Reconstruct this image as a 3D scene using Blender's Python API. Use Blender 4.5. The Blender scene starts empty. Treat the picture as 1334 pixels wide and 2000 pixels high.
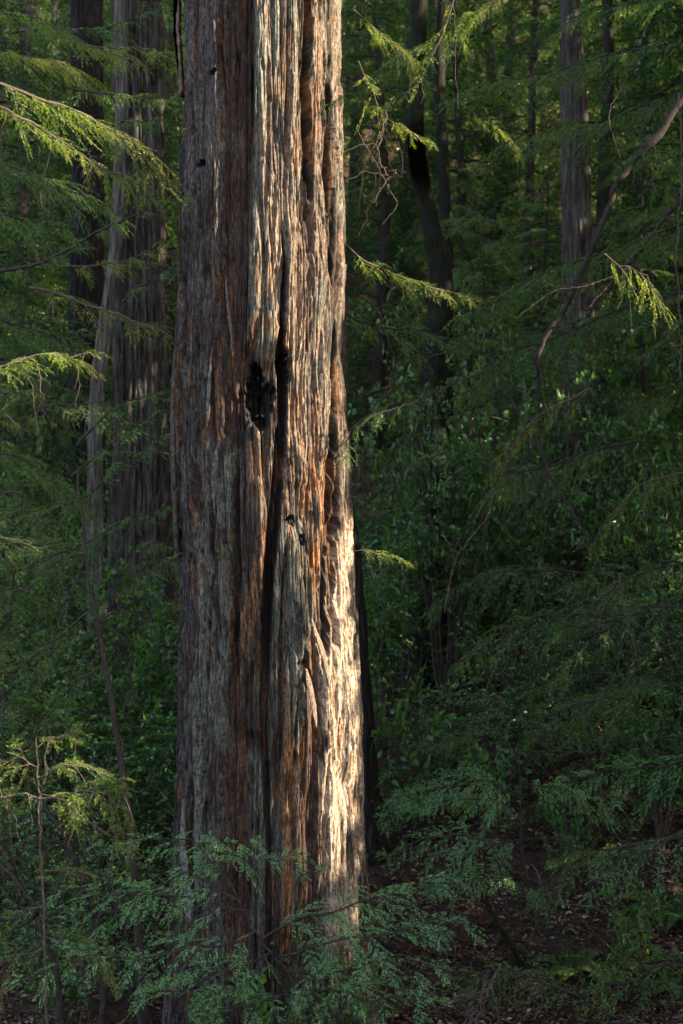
import bpy, math, random
import numpy as np
from mathutils import Vector, Matrix

# ---------------------------------------------------------------- camera, world, sun, exposure
F = 2284.0                       # focal length in photo pixels (photo 1334 x 2000)
def P(px, py, Y):                # point seen at photo pixel (px,py) standing Y metres away
    return np.array([(px - 667.0) / F * Y, Y, -(py - 1000.0) / F * Y])
S = bpy.context.scene
COL = S.collection
cam_d = bpy.data.cameras.new('camera'); cam = bpy.data.objects.new('camera', cam_d); COL.objects.link(cam)
cam.location = (0, 0, 0); cam.rotation_euler = (math.radians(90), 0, 0)
cam_d.sensor_fit = 'HORIZONTAL'; cam_d.sensor_width = 24.0; cam_d.lens = 24.0 * F / 1334.0
cam_d.clip_start = 0.1; cam_d.clip_end = 1000
cam_d.dof.use_dof = True; cam_d.dof.focus_distance = 8.45; cam_d.dof.aperture_fstop = 2.2
S.camera = cam
SUN_EL, SUN_AZ = math.radians(27), math.radians(19)      # azimuth: from +X towards the camera
SUN = np.array([math.cos(SUN_EL) * math.cos(SUN_AZ), -math.cos(SUN_EL) * math.sin(SUN_AZ), math.sin(SUN_EL)])
w = bpy.data.worlds.new('World'); S.world = w; w.use_nodes = True
nt = w.node_tree; bg = nt.nodes['Background']
sky = nt.nodes.new('ShaderNodeTexSky'); sky.sky_type = 'NISHITA'; sky.sun_disc = False
sky.sun_elevation = SUN_EL; sky.sun_rotation = math.radians(90) + SUN_AZ; sky.dust_density = 4.0; sky.ozone_density = 0.3; sky.air_density = 0.8
nt.links.new(sky.outputs[0], bg.inputs[0]); bg.inputs[1].default_value = 0.15
sd = bpy.data.lights.new('sun', 'SUN'); sd.energy = 3.9; sd.angle = math.radians(0.5); sd.color = (1.0, 0.88, 0.7)
sun = bpy.data.objects.new('sun', sd); COL.objects.link(sun)
sun.rotation_euler = Vector(SUN.tolist()).to_track_quat('Z', 'Y').to_euler()
S.view_settings.view_transform = 'Standard'; S.view_settings.look = 'None'
S.view_settings.exposure = 2.5; S.view_settings.gamma = 1.0
S.render.engine = 'CYCLES'
S.cycles.max_bounces = 6; S.cycles.diffuse_bounces = 3; S.cycles.transmission_bounces = 3; S.cycles.transparent_max_bounces = 4

# ---------------------------------------------------------------- helpers
def tag(o, label=None, cat=None, group=None, kind=None):
    if label: o['label'] = label
    if cat: o['category'] = cat
    if group: o['group'] = group
    if kind: o['kind'] = kind
    return o
def empty(name, loc, label, cat, group=None):
    o = bpy.data.objects.new(name, None); COL.objects.link(o); o.location = [float(v) for v in loc]
    o.empty_display_size = 0.3
    return tag(o, label, cat, group)
def mesh_np(name, V, Fc, mat, smooth=False, colors=None, uv=None):
    V = np.asarray(V, np.float32); Fc = np.asarray(Fc, np.int32)
    me = bpy.data.meshes.new(name); k = Fc.shape[1]
    me.vertices.add(len(V)); me.vertices.foreach_set('co', V.ravel())
    me.loops.add(Fc.size); me.loops.foreach_set('vertex_index', Fc.ravel())
    me.polygons.add(len(Fc)); me.polygons.foreach_set('loop_start', np.arange(0, Fc.size, k, dtype=np.int32))
    me.polygons.foreach_set('loop_total', np.full(len(Fc), k, np.int32))
    me.update(calc_edges=True)
    if smooth: me.polygons.foreach_set('use_smooth', np.ones(len(Fc), bool))
    for nm, c in (colors or {}).items():
        a = me.attributes.new(nm, 'FLOAT_COLOR', 'POINT')
        c4 = np.ones((len(V), 4), np.float32); c4[:, :3] = c; a.data.foreach_set('color', c4.ravel())
    if uv is not None:
        l = me.uv_layers.new(name='UVMap'); l.data.foreach_set('uv', np.asarray(uv, np.float32)[Fc.ravel()].ravel())
    if mat: me.materials.append(mat)
    return me
def link(name, me, parent=None, loc=None):
    o = bpy.data.objects.new(name, me); COL.objects.link(o)
    if parent: o.parent = parent
    if loc is not None: o.location = [float(v) for v in loc]
    return o
def copy_tree(o, parent=None):
    c = o.copy(); COL.objects.link(c); c.parent = parent
    for ch in [x for x in list(KIDS.get(o.name, []))]:
        d = copy_tree(ch, c); KIDS.setdefault(c.name, []).append(d)
    return c
KIDS = {}
def kid(parent, name, me, loc=None):
    o = link(name, me, parent, loc); KIDS.setdefault(parent.name, []).append(o); return o

def hash2(ix, iy, seed):
    h = (ix.astype(np.int64) * 374761393 + iy.astype(np.int64) * 668265263 + seed * 1442695041) & 0xffffffff
    h = ((h ^ (h >> 13)) * 1274126177) & 0xffffffff
    return ((h ^ (h >> 16)) & 0xffff) / 65535.0
def vnoise(x, y, seed=0):
    x0 = np.floor(x); y0 = np.floor(y); fx = x - x0; fy = y - y0
    fx = fx * fx * (3 - 2 * fx); fy = fy * fy * (3 - 2 * fy)
    a = hash2(x0, y0, seed); b = hash2(x0 + 1, y0, seed); c = hash2(x0, y0 + 1, seed); d = hash2(x0 + 1, y0 + 1, seed)
    return (a * (1 - fx) + b * fx) * (1 - fy) + (c * (1 - fx) + d * fx) * fy
def fbm(x, y, seed=0, oc=4):
    s = 0; a = 0.5; t = 0
    for i in range(oc):
        s = s + a * vnoise(x * 2 ** i, y * 2 ** i, seed + 17 * i); t += a; a *= 0.5
    return s / t
def smooth(a, b, x):
    t = np.clip((x - a) / (b - a), 0, 1); return t * t * (3 - 2 * t)
def unit(v):
    v = np.asarray(v, float); n = np.linalg.norm(v, axis=-1, keepdims=True); return v / np.maximum(n, 1e-9)

def catmull(pts, n):
    p = np.asarray(pts, float)
    if len(p) < 3:
        t = np.linspace(0, 1, n)[:, None]; return p[0] * (1 - t) + p[-1] * t
    q = np.vstack([2 * p[0] - p[1], p, 2 * p[-1] - p[-2]]); out = []
    T = np.linspace(0, len(p) - 1, n)
    for t in T:
        i = min(int(t), len(p) - 2); f = t - i; a, b, c, d = q[i], q[i + 1], q[i + 2], q[i + 3]
        out.append(0.5 * (2 * b + (c - a) * f + (2 * a - 5 * b + 4 * c - d) * f * f + (3 * b - a - 3 * c + d) * f ** 3))
    return np.array(out)

class Tubes:
    def __init__(s): s.V = []; s.F = []; s.n = 0
    def add(s, pts, rad, sides=6):
        pts = np.asarray(pts, float); m = len(pts); rad = np.broadcast_to(rad, (m,))
        t = np.gradient(pts, axis=0); t = unit(t)
        ref = np.array([0, 0, 1.0]) if abs(t[0][2]) < 0.8 else np.array([1.0, 0, 0])
        a = unit(np.cross(t, ref)); b = np.cross(t, a)
        th = np.linspace(0, 2 * np.pi, sides, endpoint=False)
        ring = pts[:, None, :] + rad[:, None, None] * (np.cos(th)[None, :, None] * a[:, None, :] + np.sin(th)[None, :, None] * b[:, None, :])
        i, j = np.meshgrid(np.arange(m - 1), np.arange(sides), indexing='ij'); j2 = (j + 1) % sides
        f = np.stack([i * sides + j, i * sides + j2, (i + 1) * sides + j2, (i + 1) * sides + j], -1).reshape(-1, 4) + s.n
        s.V.append(ring.reshape(-1, 3)); s.F.append(f); s.n += m * sides
    def mesh(s, name, mat):
        return mesh_np(name, np.vstack(s.V), np.vstack(s.F), mat, True)

# ---------------------------------------------------------------- materials
def new_mat(name):
    m = bpy.data.materials.new(name); m.use_nodes = True; n = m.node_tree; n.nodes.clear()
    out = n.nodes.new('ShaderNodeOutputMaterial'); return m, n, out
def N(n, t, **kw):
    x = n.nodes.new('ShaderNode' + t)
    for k, v in kw.items():
        if k.startswith('i_'):
            x.inputs[k[2:].replace('_', ' ')].default_value = v
        else: setattr(x, k, v)
    return x
def ramp(n, stops, src):
    r = N(n, 'ValToRGB'); e = r.color_ramp.elements
    while len(e) < len(stops): e.new(0.5)
    for k, (p, c) in enumerate(stops): e[k].position = p; e[k].color = (*c, 1)
    n.links.new(src, r.inputs[0]); return r
def leaf_mat(name, stops, trans=0.45, tcol=1.6, rough=0.45, gloss=0.25, patch=1.2):
    m, n, out = new_mat(name)
    g = N(n, 'NewGeometry'); tc = N(n, 'TexCoord')
    noi = N(n, 'TexNoise'); noi.inputs['Scale'].default_value = patch; noi.inputs['Detail'].default_value = 2
    n.links.new(g.outputs['Position'], noi.inputs['Vector'])
    ad = N(n, 'Math', operation='MULTIPLY_ADD'); n.links.new(g.outputs['Random Per Island'], ad.inputs[0]); ad.inputs[1].default_value = 0.85
    ms = N(n, 'Math', operation='MULTIPLY_ADD'); n.links.new(noi.outputs['Fac'], ms.inputs[0]); ms.inputs[1].default_value = 1.0; ms.inputs[2].default_value = -0.42
    n.links.new(ms.outputs[0], ad.inputs[2])
    r = ramp(n, stops, ad.outputs[0])
    bs = N(n, 'BsdfPrincipled'); n.links.new(r.outputs[0], bs.inputs['Base Color'])
    bs.inputs['Roughness'].default_value = rough; bs.inputs['Specular IOR Level'].default_value = gloss
    tr = N(n, 'BsdfTranslucent'); mx = N(n, 'MixRGB', blend_type='MULTIPLY'); mx.inputs[0].default_value = 1
    n.links.new(r.outputs[0], mx.inputs[1]); mx.inputs[2].default_value = (tcol * 1.25, tcol * 1.3, tcol * 0.35, 1)
    n.links.new(mx.outputs[0], tr.inputs[0])
    mi = N(n, 'MixShader'); mi.inputs[0].default_value = trans
    n.links.new(bs.outputs[0], mi.inputs[1]); n.links.new(tr.outputs[0], mi.inputs[2]); n.links.new(mi.outputs[0], out.inputs[0])
    return m
def wood_mat(name, stops, scale=(30, 30, 3), bump=0.6, rough=0.9):
    m, n, out = new_mat(name); tc = N(n, 'TexCoord'); mp = N(n, 'Mapping'); mp.inputs['Scale'].default_value = scale
    n.links.new(tc.outputs['Object'], mp.inputs[0])
    noi = N(n, 'TexNoise'); noi.inputs['Scale'].default_value = 1; noi.inputs['Detail'].default_value = 6; noi.inputs['Roughness'].default_value = 0.65
    n.links.new(mp.outputs[0], noi.inputs['Vector'])
    r = ramp(n, stops, noi.outputs['Fac']); bs = N(n, 'BsdfPrincipled'); bs.inputs['Roughness'].default_value = rough
    bs.inputs['Specular IOR Level'].default_value = 0.2
    n.links.new(r.outputs[0], bs.inputs['Base Color'])
    bp = N(n, 'Bump'); bp.inputs['Strength'].default_value = bump; bp.inputs['Distance'].default_value = 0.02
    n.links.new(noi.outputs['Fac'], bp.inputs['Height']); n.links.new(bp.outputs[0], bs.inputs['Normal'])
    n.links.new(bs.outputs[0], out.inputs[0]); return m

M_needle = leaf_mat('redwood_needles', [(0.0, (0.014, 0.036, 0.011)), (0.3, (0.04, 0.09, 0.024)), (0.6, (0.085, 0.155, 0.04)), (0.88, (0.15, 0.21, 0.05)), (1.0, (0.18, 0.105, 0.05))], rough=0.4, gloss=0.3)
M_needle_blue = leaf_mat('young_redwood_needles', [(0.0, (0.03, 0.08, 0.032)), (0.3, (0.09, 0.21, 0.08)), (0.7, (0.17, 0.33, 0.13)), (0.95, (0.24, 0.36, 0.12)), (1.0, (0.24, 0.16, 0.08))], rough=0.34, gloss=0.6)
M_needle_yel = leaf_mat('yellowing_redwood_needles', [(0.0, (0.03, 0.06, 0.014)), (0.35, (0.08, 0.13, 0.022)), (0.65, (0.15, 0.2, 0.035)), (0.8, (0.19, 0.19, 0.05)), (0.92, (0.2, 0.12, 0.05)), (1.0, (0.15, 0.08, 0.04))], rough=0.45, gloss=0.3, trans=0.55, tcol=2.2)
M_broad = leaf_mat('evergreen_shrub_leaves', [(0.0, (0.014, 0.036, 0.013)), (0.3, (0.04, 0.095, 0.028)), (0.65, (0.08, 0.16, 0.04)), (1.0, (0.15, 0.23, 0.055))], trans=0.3, rough=0.32, gloss=0.55)
M_fresh = leaf_mat('fresh_shrub_leaves', [(0.0, (0.03, 0.075, 0.025)), (0.5, (0.06, 0.14, 0.035)), (1.0, (0.13, 0.22, 0.04))], trans=0.35, rough=0.3, gloss=0.45)
M_far = leaf_mat('far_canopy_leaves', [(0.0, (0.006, 0.016, 0.006)), (0.4, (0.02, 0.046, 0.014)), (0.75, (0.05, 0.1, 0.026)), (1.0, (0.14, 0.2, 0.04))], patch=0.25)
M_litter = leaf_mat('dry_leaves', [(0.0, (0.035, 0.016, 0.01)), (0.45, (0.1, 0.05, 0.03)), (0.85, (0.18, 0.105, 0.07)), (1.0, (0.42, 0.32, 0.25))], trans=0.1, tcol=1.0, rough=0.7, gloss=0.2, patch=0.8)
M_dead = leaf_mat('dead_needles', [(0.0, (0.1, 0.045, 0.02)), (0.5, (0.17, 0.085, 0.04)), (1.0, (0.24, 0.15, 0.08))], trans=0.2, tcol=1.0, rough=0.7, gloss=0.1)
M_twig = wood_mat('grey_twig_bark', [(0.25, (0.04, 0.028, 0.02)), (0.55, (0.09, 0.065, 0.048)), (0.8, (0.2, 0.16, 0.125))], (25, 25, 25))
M_darkwood = wood_mat('dark_branch_bark', [(0.25, (0.015, 0.011, 0.009)), (0.55, (0.04, 0.03, 0.023)), (0.8, (0.11, 0.085, 0.065))], (22, 22, 22))
M_mossy = wood_mat('mossy_bark', [(0.3, (0.006, 0.005, 0.004)), (0.5, (0.013, 0.013, 0.006)), (0.75, (0.03, 0.034, 0.01))], (9, 9, 5))
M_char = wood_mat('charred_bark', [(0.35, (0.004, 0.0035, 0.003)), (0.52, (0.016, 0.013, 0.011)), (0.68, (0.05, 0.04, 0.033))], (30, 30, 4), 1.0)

# ---------------------------------------------------------------- terrain
def gh(x, y):
    x = np.asarray(x, float); y = np.asarray(y, float)
    z = np.interp(y, [-12, 0, 4, 7, 9, 10, 12, 14, 17, 20, 25, 30, 40, 50, 80, 120, 200],
                  [-1.2, -1.7, -2.7, -3.85, -4.15, -4.05, -3.75, -3.35, -2.75, -2.0, -0.3, 1.6, 6.5, 12.5, 38, 62, 80])
    k = smooth(3, 12, y)
    z = z + k * (0.10 * np.clip(x, -30, 30)) + 0.25 * (fbm(x * 0.35 + 9, y * 0.35, 3) - 0.5) + 1.2 * k * (fbm(x * 0.09, y * 0.09, 5) - 0.5) + 0.06 * (fbm(x * 2, y * 2, 8) - 0.5)
    return z
def make_ground():
    xs = np.concatenate([np.linspace(-160, -12, 40)[:-1], np.linspace(-12, 12, 170), np.linspace(12, 160, 40)[1:]])
    ys = np.concatenate([np.linspace(-60, 4, 25)[:-1], np.linspace(4, 32, 200), np.linspace(32, 200, 70)[1:]])
    X, Y = np.meshgrid(xs, ys); Z = gh(X, Y)
    n, m = X.shape; idx = np.arange(n * m).reshape(n, m)
    Fc = np.stack([idx[:-1, :-1], idx[:-1, 1:], idx[1:, 1:], idx[1:, :-1]], -1).reshape(-1, 4)
    mt, nn, out = new_mat('forest_floor'); g = N(nn, 'NewGeometry')
    a = N(nn, 'TexNoise'); a.inputs['Scale'].default_value = 3.5; a.inputs['Detail'].default_value = 10; a.inputs['Roughness'].default_value = 0.7
    nn.links.new(g.outputs['Position'], a.inputs['Vector'])
    v = N(nn, 'TexVoronoi'); v.inputs['Scale'].default_value = 26; nn.links.new(g.outputs['Position'], v.inputs['Vector'])
    r = ramp(nn, [(0.3, (0.03, 0.018, 0.012)), (0.5, (0.07, 0.038, 0.022)), (0.68, (0.12, 0.075, 0.045)), (0.85, (0.05, 0.05, 0.02))], a.outputs['Fac'])
    mx = N(nn, 'MixRGB', blend_type='MULTIPLY'); mx.inputs[0].default_value = 0.6; nn.links.new(r.outputs[0], mx.inputs[1]); nn.links.new(v.outputs['Color'], mx.inputs[2])
    bs = N(nn, 'BsdfPrincipled'); bs.inputs['Roughness'].default_value = 0.95; bs.inputs['Specular IOR Level'].default_value = 0.1; nn.links.new(mx.outputs[0], bs.inputs['Base Color'])
    bp = N(nn, 'Bump'); bp.inputs['Distance'].default_value = 0.04; nn.links.new(a.outputs['Fac'], bp.inputs['Height']); nn.links.new(bp.outputs[0], bs.inputs['Normal'])
    nn.links.new(bs.outputs[0], out.inputs[0])
    tag(link('ground', mesh_np('ground', np.stack([X, Y, Z], -1).reshape(-1, 3), Fc, mt, True)), kind='structure')
make_ground()

# ---------------------------------------------------------------- the big redwood
Y0 = 9.0; M = Y0 / F
LE = np.array([(-2600, 405), (-900, 372), (-50, 357), (0, 357), (100, 358), (250, 356), (400, 353), (550, 352), (690, 346), (750, 341), (900, 342), (1000, 345), (1100, 349), (1200, 351), (1300, 350), (1400, 348), (1530, 345), (1650, 341), (1750, 334), (1850, 328), (2000, 318), (2080, 308)])
RE = np.array([(-2600, 618), (-900, 650), (-50, 664), (0, 664), (100, 666), (300, 669), (480, 673), (530, 677), (600, 676), (700, 678), (800, 680), (900, 685), (1000, 690), (1100, 693), (1200, 697), (1300, 700), (1400, 704), (1500, 707), (1600, 710), (1700, 715), (1750, 718), (1850, 725), (1900, 730), (2000, 741), (2080, 752)])
# furrows: points (x, y, half width px), depth m, edge softness px
FUR = [
 ([(366,-60,6),(364,100,6),(362,200,5),(363,400,5),(366,600,6),(368,700,8),(363,850,7),(362,1000,7),(357,1100,5),(353,1200,4)], .09, 3),
 ([(447,-60,2),(446,150,2),(455,300,3),(458,450,3),(452,600,3),(440,680,3),(430,760,3),(431,850,5),(437,900,4),(430,1000,4),(437,1100,4),(432,1200,4),(425,1300,4),(420,1400,3),(417,1500,4),(414,1650,3),(405,1800,4),(398,2080,4)], .04, 3),
 ([(483,-60,24),(482,200,24),(484,450,20),(478,600,16),(474,750,14),(468,850,14),(462,900,3)], .035, 6),
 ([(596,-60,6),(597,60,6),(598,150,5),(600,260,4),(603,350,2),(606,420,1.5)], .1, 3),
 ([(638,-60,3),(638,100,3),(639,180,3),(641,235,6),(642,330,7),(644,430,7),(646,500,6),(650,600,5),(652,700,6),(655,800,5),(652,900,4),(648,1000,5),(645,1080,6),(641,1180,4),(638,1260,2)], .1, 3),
 ([(661,430,2),(663,560,4),(665,700,3),(668,800,2)], .05, 2),
 ([(664,900,2),(662,1000,4),(657,1060,5),(655,1160,3),(654,1250,2)], .07, 2),
 ([(552,470,-4),(555,495,-2),(557,520,-1),(560,560,0),(557,660,1),(556,715,8),(560,760,8),(560,830,7),(553,900,7),(546,1000,8),(538,1100,8),(531,1200,7),(527,1300,6),(526,1400,4),(530,1480,4),(535,1600,4),(538,1750,4),(530,1900,5),(520,2080,5)], .12, 3),
 ([(478,900,4),(481,1000,5),(482,1100,5),(478,1200,6),(474,1300,7),(474,1400,9),(478,1480,17),(483,1600,18),(482,1720,17),(476,1850,12),(470,2080,10)], .045, 5),
 ([(568,1040,1.5),(561,1120,2),(557,1200,2),(555,1290,5),(557,1350,5),(552,1450,4),(548,1550,3)], .045, 2),
 ([(596,1290,2),(590,1340,4),(584,1400,3),(580,1460,2)], .06, 2),
 ([(618,1215,2),(617,1250,9),(618,1300,13),(620,1350,12),(612,1420,14),(606,1500,17),(604,1600,19),(607,1700,18),(612,1800,16),(620,2080,16)], .07, 3),
 ([(690,1430,1),(696,1520,2),(701,1620,4),(706,1720,5),(712,1800,5)], .06, 2),
 ([(660,1380,1.5),(658,1480,2),(663,1600,2),(655,1700,3)], .025, 2),
 ([(636,1560,3),(638,1640,4),(634,1760,3)], .04, 2),
 ([(608,520,4),(610,640,5),(616,760,5),(618,880,7),(616,960,6),(610,1020,3)], .03, 4),
 ([(545,250,3),(548,310,8),(552,380,9),(556,420,4)], .03, 3),
 ([(606,440,3),(604,480,7),(606,520,4)], .03, 3),
 ([(389,1500,2),(385,1600,2),(380,1700,8),(388,1800,8),(395,1900,6)], .06, 3),
 ([(399,900,2),(403,1000,2),(398,1100,2),(404,1200,2),(400,1350,2)], .018, 2),
 ([(520,640,3),(508,700,6),(500,740,5)], .03, 4),
]
RID = [  # raised strips: points (x, y, half width), height, edge
 ([(548,-60,38),(550,200,38),(545,420,42),(540,560,38),(530,680,30),(520,735,22)], .06, 5),
 ([(505,838,2),(506,860,14),(506,950,17),(507,1050,17),(506,1150,17),(504,1300,20),(503,1400,18)], .055, 3),
 ([(459,870,4),(460,950,11),(455,1100,12),(450,1250,13),(446,1400,13),(446,1550,13),(440,1650,10)], .045, 4),
 ([(585,470,20),(590,600,25),(590,800,22),(590,950,22)], .03, 6),
 ([(585,1040,18),(583,1150,22),(577,1270,18),(570,1400,12),(580,1500,12),(575,1600,14),(572,1760,14)], .05, 3),
 ([(665,1200,22),(668,1400,30),(670,1600,30),(672,1800,26)], .03, 8),
 ([(621,-60,14),(622,200,15),(624,420,14),(632,700,14),(635,900,10)], .03, 3),
 ([(408,-60,34),(408,300,34),(405,600,32),(395,800,28),(395,1000,26)], .018, 6),
]
HOL = [(433,193,8,5,.06,-40),(408,355,9,6,.06,-20),(509,785,17,46,.14,5),(530,800,16,30,.07,10),(562,742,12,32,.13,0),(520,838,14,14,.08,0),(575,1015,11,8,.05,0),(596,1050,8,10,.04,20),(600,1272,12,10,.05,0)]
def strip(px, py, pts, edge, wob=0.0):
    p = np.array(pts, float); yy = p[:, 1]
    cx = np.interp(py, yy, p[:, 0]); hw = np.interp(py, yy, p[:, 2])
    ends = smooth(yy[0] - 12, yy[0] + 12, py) * (1 - smooth(yy[-1] - 12, yy[-1] + 12, py))
    if yy[0] <= -50: ends = 1 - smooth(yy[-1] - 12, yy[-1] + 12, py); ends = ends * smooth(-300, -60, py)
    if yy[-1] >= 2000: ends = np.where(py > 1000, 1.0, ends)
    d = np.abs(px + wob - cx)
    return (1 - smooth(hw, hw + edge, d)) * ends
def bark_field(th, py):
    l = np.interp(py, LE[:, 0], LE[:, 1]); r = np.interp(py, RE[:, 0], RE[:, 1]); c = (l + r) / 2; wd = (r - l) / 2
    px = c + wd * np.sin(th)
    front = np.cos(th) > -0.05
    px = np.where(front, px, -500)
    a = wd * M * th; z = -(py - 1000) * M
    seam = 1 - smooth(2.85, 3.12, np.abs(th))
    fx = a + 0.03 * (fbm(a * 1.5, z * 0.4, 50, 2) - 0.5) + 0.008 * (fbm(a * 5, z * 1.2, 51, 2) - 0.5) + .004 * (vnoise(a * 20, z * 9, 52) - .5)
    wob = 5 * (fbm(a * 5, z * 0.9, 21, 2) - 0.5) + 5 * (fbm(a * 60, z * 2.5, 22, 3) - 0.5)
    wob = wob * (1 - .6 * smooth(600, 640, px))
    H = np.zeros_like(px); deep = np.zeros_like(px)
    for pts, dep, e in FUR:
        s = strip(px, py, pts, e, wob); H = H - dep * s; deep = np.maximum(deep, s * min(dep / .05, 1))
    for pts, hh, e in RID:
        s = strip(px, py, pts, e, wob); H = H + hh * s
    char = np.zeros_like(px)
    for x, y, rx, ry, dep, ang in HOL:
        ca, sa = math.cos(math.radians(ang)), math.sin(math.radians(ang))
        dx = (px - x + wob * .5); dy = (py - y)
        q = np.sqrt(((dx * ca + dy * sa) / rx) ** 2 + ((-dx * sa + dy * ca) / ry) ** 2) + 1.1 * (fbm(a * 45, z * 22, 61) - 0.5)
        s = 1 - smooth(0.65, 1.15, q); H = H - dep * s; char = np.maximum(char, 1 - smooth(0.75, 1.45, q))
    # long plates and fibres
    def groove(n, k): return -np.power(1 - np.abs(2 * n - 1), k)
    H = H + 0.055 * groove(fbm(fx * 6, z * 0.35, 31, 2), 11) * (1 - deep)
    H = H + 0.040 * groove(vnoise(fx * 16, z * 0.6, 32), 8) * smooth(.3, .6, fbm(fx * 4, z * .6, 44))
    H = H + 0.024 * groove(vnoise(fx * 36 + .5 * vnoise(fx * 9, z * 1.2, 40), z * 1.4, 33), 6)
    H = H + 0.013 * groove(vnoise(fx * 70 + .5 * vnoise(fx * 20, z * 2, 41), z * 3.2, 34), 3) + 0.010 * (vnoise(fx * 140, z * 10, 35) - 0.5)
    brk = fbm(fx * 30, z * 3, 36, 3); H = H - 0.012 * smooth(0.54, 0.575, brk)
    H = H - 0.03 * smooth(0.63, 0.67, fbm(fx * 13, z * 1.3, 42, 3))
    H = H + 0.005 * (fbm(fx * 80, z * 30, 37, 3) - 0.5)
    H = H + 0.03 * (fbm(a * 2.0, z * 0.35, 38, 2) - 0.5)
    # buttresses at the foot
    H = H + smooth(1650, 2080, py) * 0.06 * np.cos(th * 7 + 1.0)
    # colours: bark tones, plus furrow shade and sunlit right side painted in
    k1 = fbm(fx * 30, z * 2.4, 71, 4); k2 = fbm(fx * 3, z * 0.5, 72, 3); k3 = fbm(fx * 90, z * 8, 73, 3); k4 = fbm(fx * 8, z * 3, 74, 4)
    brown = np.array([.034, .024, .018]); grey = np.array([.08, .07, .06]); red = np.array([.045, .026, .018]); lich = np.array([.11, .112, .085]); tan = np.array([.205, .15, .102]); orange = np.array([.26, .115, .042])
    C = brown[None, None] * (0.65 + 0.7 * k1[..., None])
    def mixc(C, col, f): f = np.clip(f, 0, 1)[..., None]; return C * (1 - f) + np.asarray(col) * f
    C = mixc(C, grey, 0.8 * smooth(.44, .62, k3 * .6 + k4 * .4))
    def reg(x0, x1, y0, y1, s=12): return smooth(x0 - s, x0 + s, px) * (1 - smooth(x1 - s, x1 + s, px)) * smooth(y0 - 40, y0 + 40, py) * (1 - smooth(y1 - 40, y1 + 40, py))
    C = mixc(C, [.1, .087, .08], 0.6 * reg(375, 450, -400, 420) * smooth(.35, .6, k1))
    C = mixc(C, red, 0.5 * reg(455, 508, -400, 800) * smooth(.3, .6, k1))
    C = mixc(C, tan, 0.72 * reg(512, 672, -400, 1000, 8) * smooth(.25, .55, k1))  # sunlit right face painted lighter than the shaded left
    C = mixc(C, tan * 1.9, 0.9 * reg(630, 715, 1000, 1800, 8) * smooth(.25, .5, k1))  # sun's hot strip low on the right, painted paler still
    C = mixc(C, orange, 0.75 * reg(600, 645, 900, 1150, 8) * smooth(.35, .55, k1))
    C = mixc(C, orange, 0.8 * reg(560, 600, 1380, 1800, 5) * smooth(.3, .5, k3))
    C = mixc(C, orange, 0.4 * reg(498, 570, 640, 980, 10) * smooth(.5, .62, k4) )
    C = mixc(C, orange, 0.6 * strip(px, py, [(528,1010,5),(523,1100,9),(510,1170,14),(478,1260,6),(472,1380,5)], 5, wob) * smooth(.4, .6, k3))
    L = 0
    for pts in ([(470,880,5),(458,980,9),(455,1100,9),(449,1250,11),(444,1400,10)], [(516,-60,8),(517,200,7),(511,400,4),(505,520,8),(500,700,5)],
                [(540,-60,6),(545,150,6),(552,300,7),(560,400,6)], [(565,1000,16),(575,1150,24),(565,1300,16),(555,1400,12)], [(515,1430,16),(520,1600,20),(520,1750,20)],
                [(620,560,6),(622,760,6),(622,880,8)], [(520,560,10),(532,720,12)], [(575,-60,7),(575,180,7),(580,300,5)], [(435,1080,12),(430,1300,12)], [(410,1900,10),(430,2080,14)], [(600,1900,20),(560,2080,20)]):
        L = np.maximum(L, strip(px, py, pts, 8, wob))
    L = L * smooth(.3, .5, fbm(fx * 25, z * 6, 75)) + .35 * smooth(.6, .72, k4)
    C = mixc(C, lich * (0.8 + .4 * k1[..., None]), .75 * np.clip(L, 0, 1))
    C = mixc(C, [.05, .022, .013], 0.9 * deep * (1 - .4 * k4))  # red-brown inner bark, darkened to put furrow shade into the colour
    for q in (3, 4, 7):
        C = mixc(C, [.006, .004, .003], .95 * strip(px, py, FUR[q][0], 4 if q == 7 else 9, wob) * (1 - .8 * smooth(1150, 1450, py)))  # shadow inside these cracks painted near black
    C = mixc(C, orange * .8, smooth(.6, .68, brk) * .35)
    C = mixc(C, [.012, .01, .009], np.clip(char + 0.9 * reg(495, 572, 722, 862, 6) * smooth(.36, .52, fbm(fx * 14, z * 5, 76) + .25 * deep), 0, 1))
    C = mixc(C, [.02, .017, .015], .8 * strip(px, py, [(575,880,10),(577,940,12),(565,1010,8)], 8, wob * 1.5) * smooth(.45, .55, fbm(fx * 30, z * 20, 77)))
    C = mixc(C, [.02, .017, .015], .8 * strip(px, py, [(605,1060,3),(600,1150,9),(600,1270,12),(590,1330,8)], 6, wob * 1.5) * smooth(.45, .6, fbm(fx * 35, z * 14, 78)))
    C = mixc(C, [.06, .075, .02], .8 * reg(330, 380, 1600, 1800, 8) * smooth(.5, .6, k4))
    H = H * (0.25 + 0.75 * seam)
    return l, r, c, wd, H, C, a, z
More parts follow.
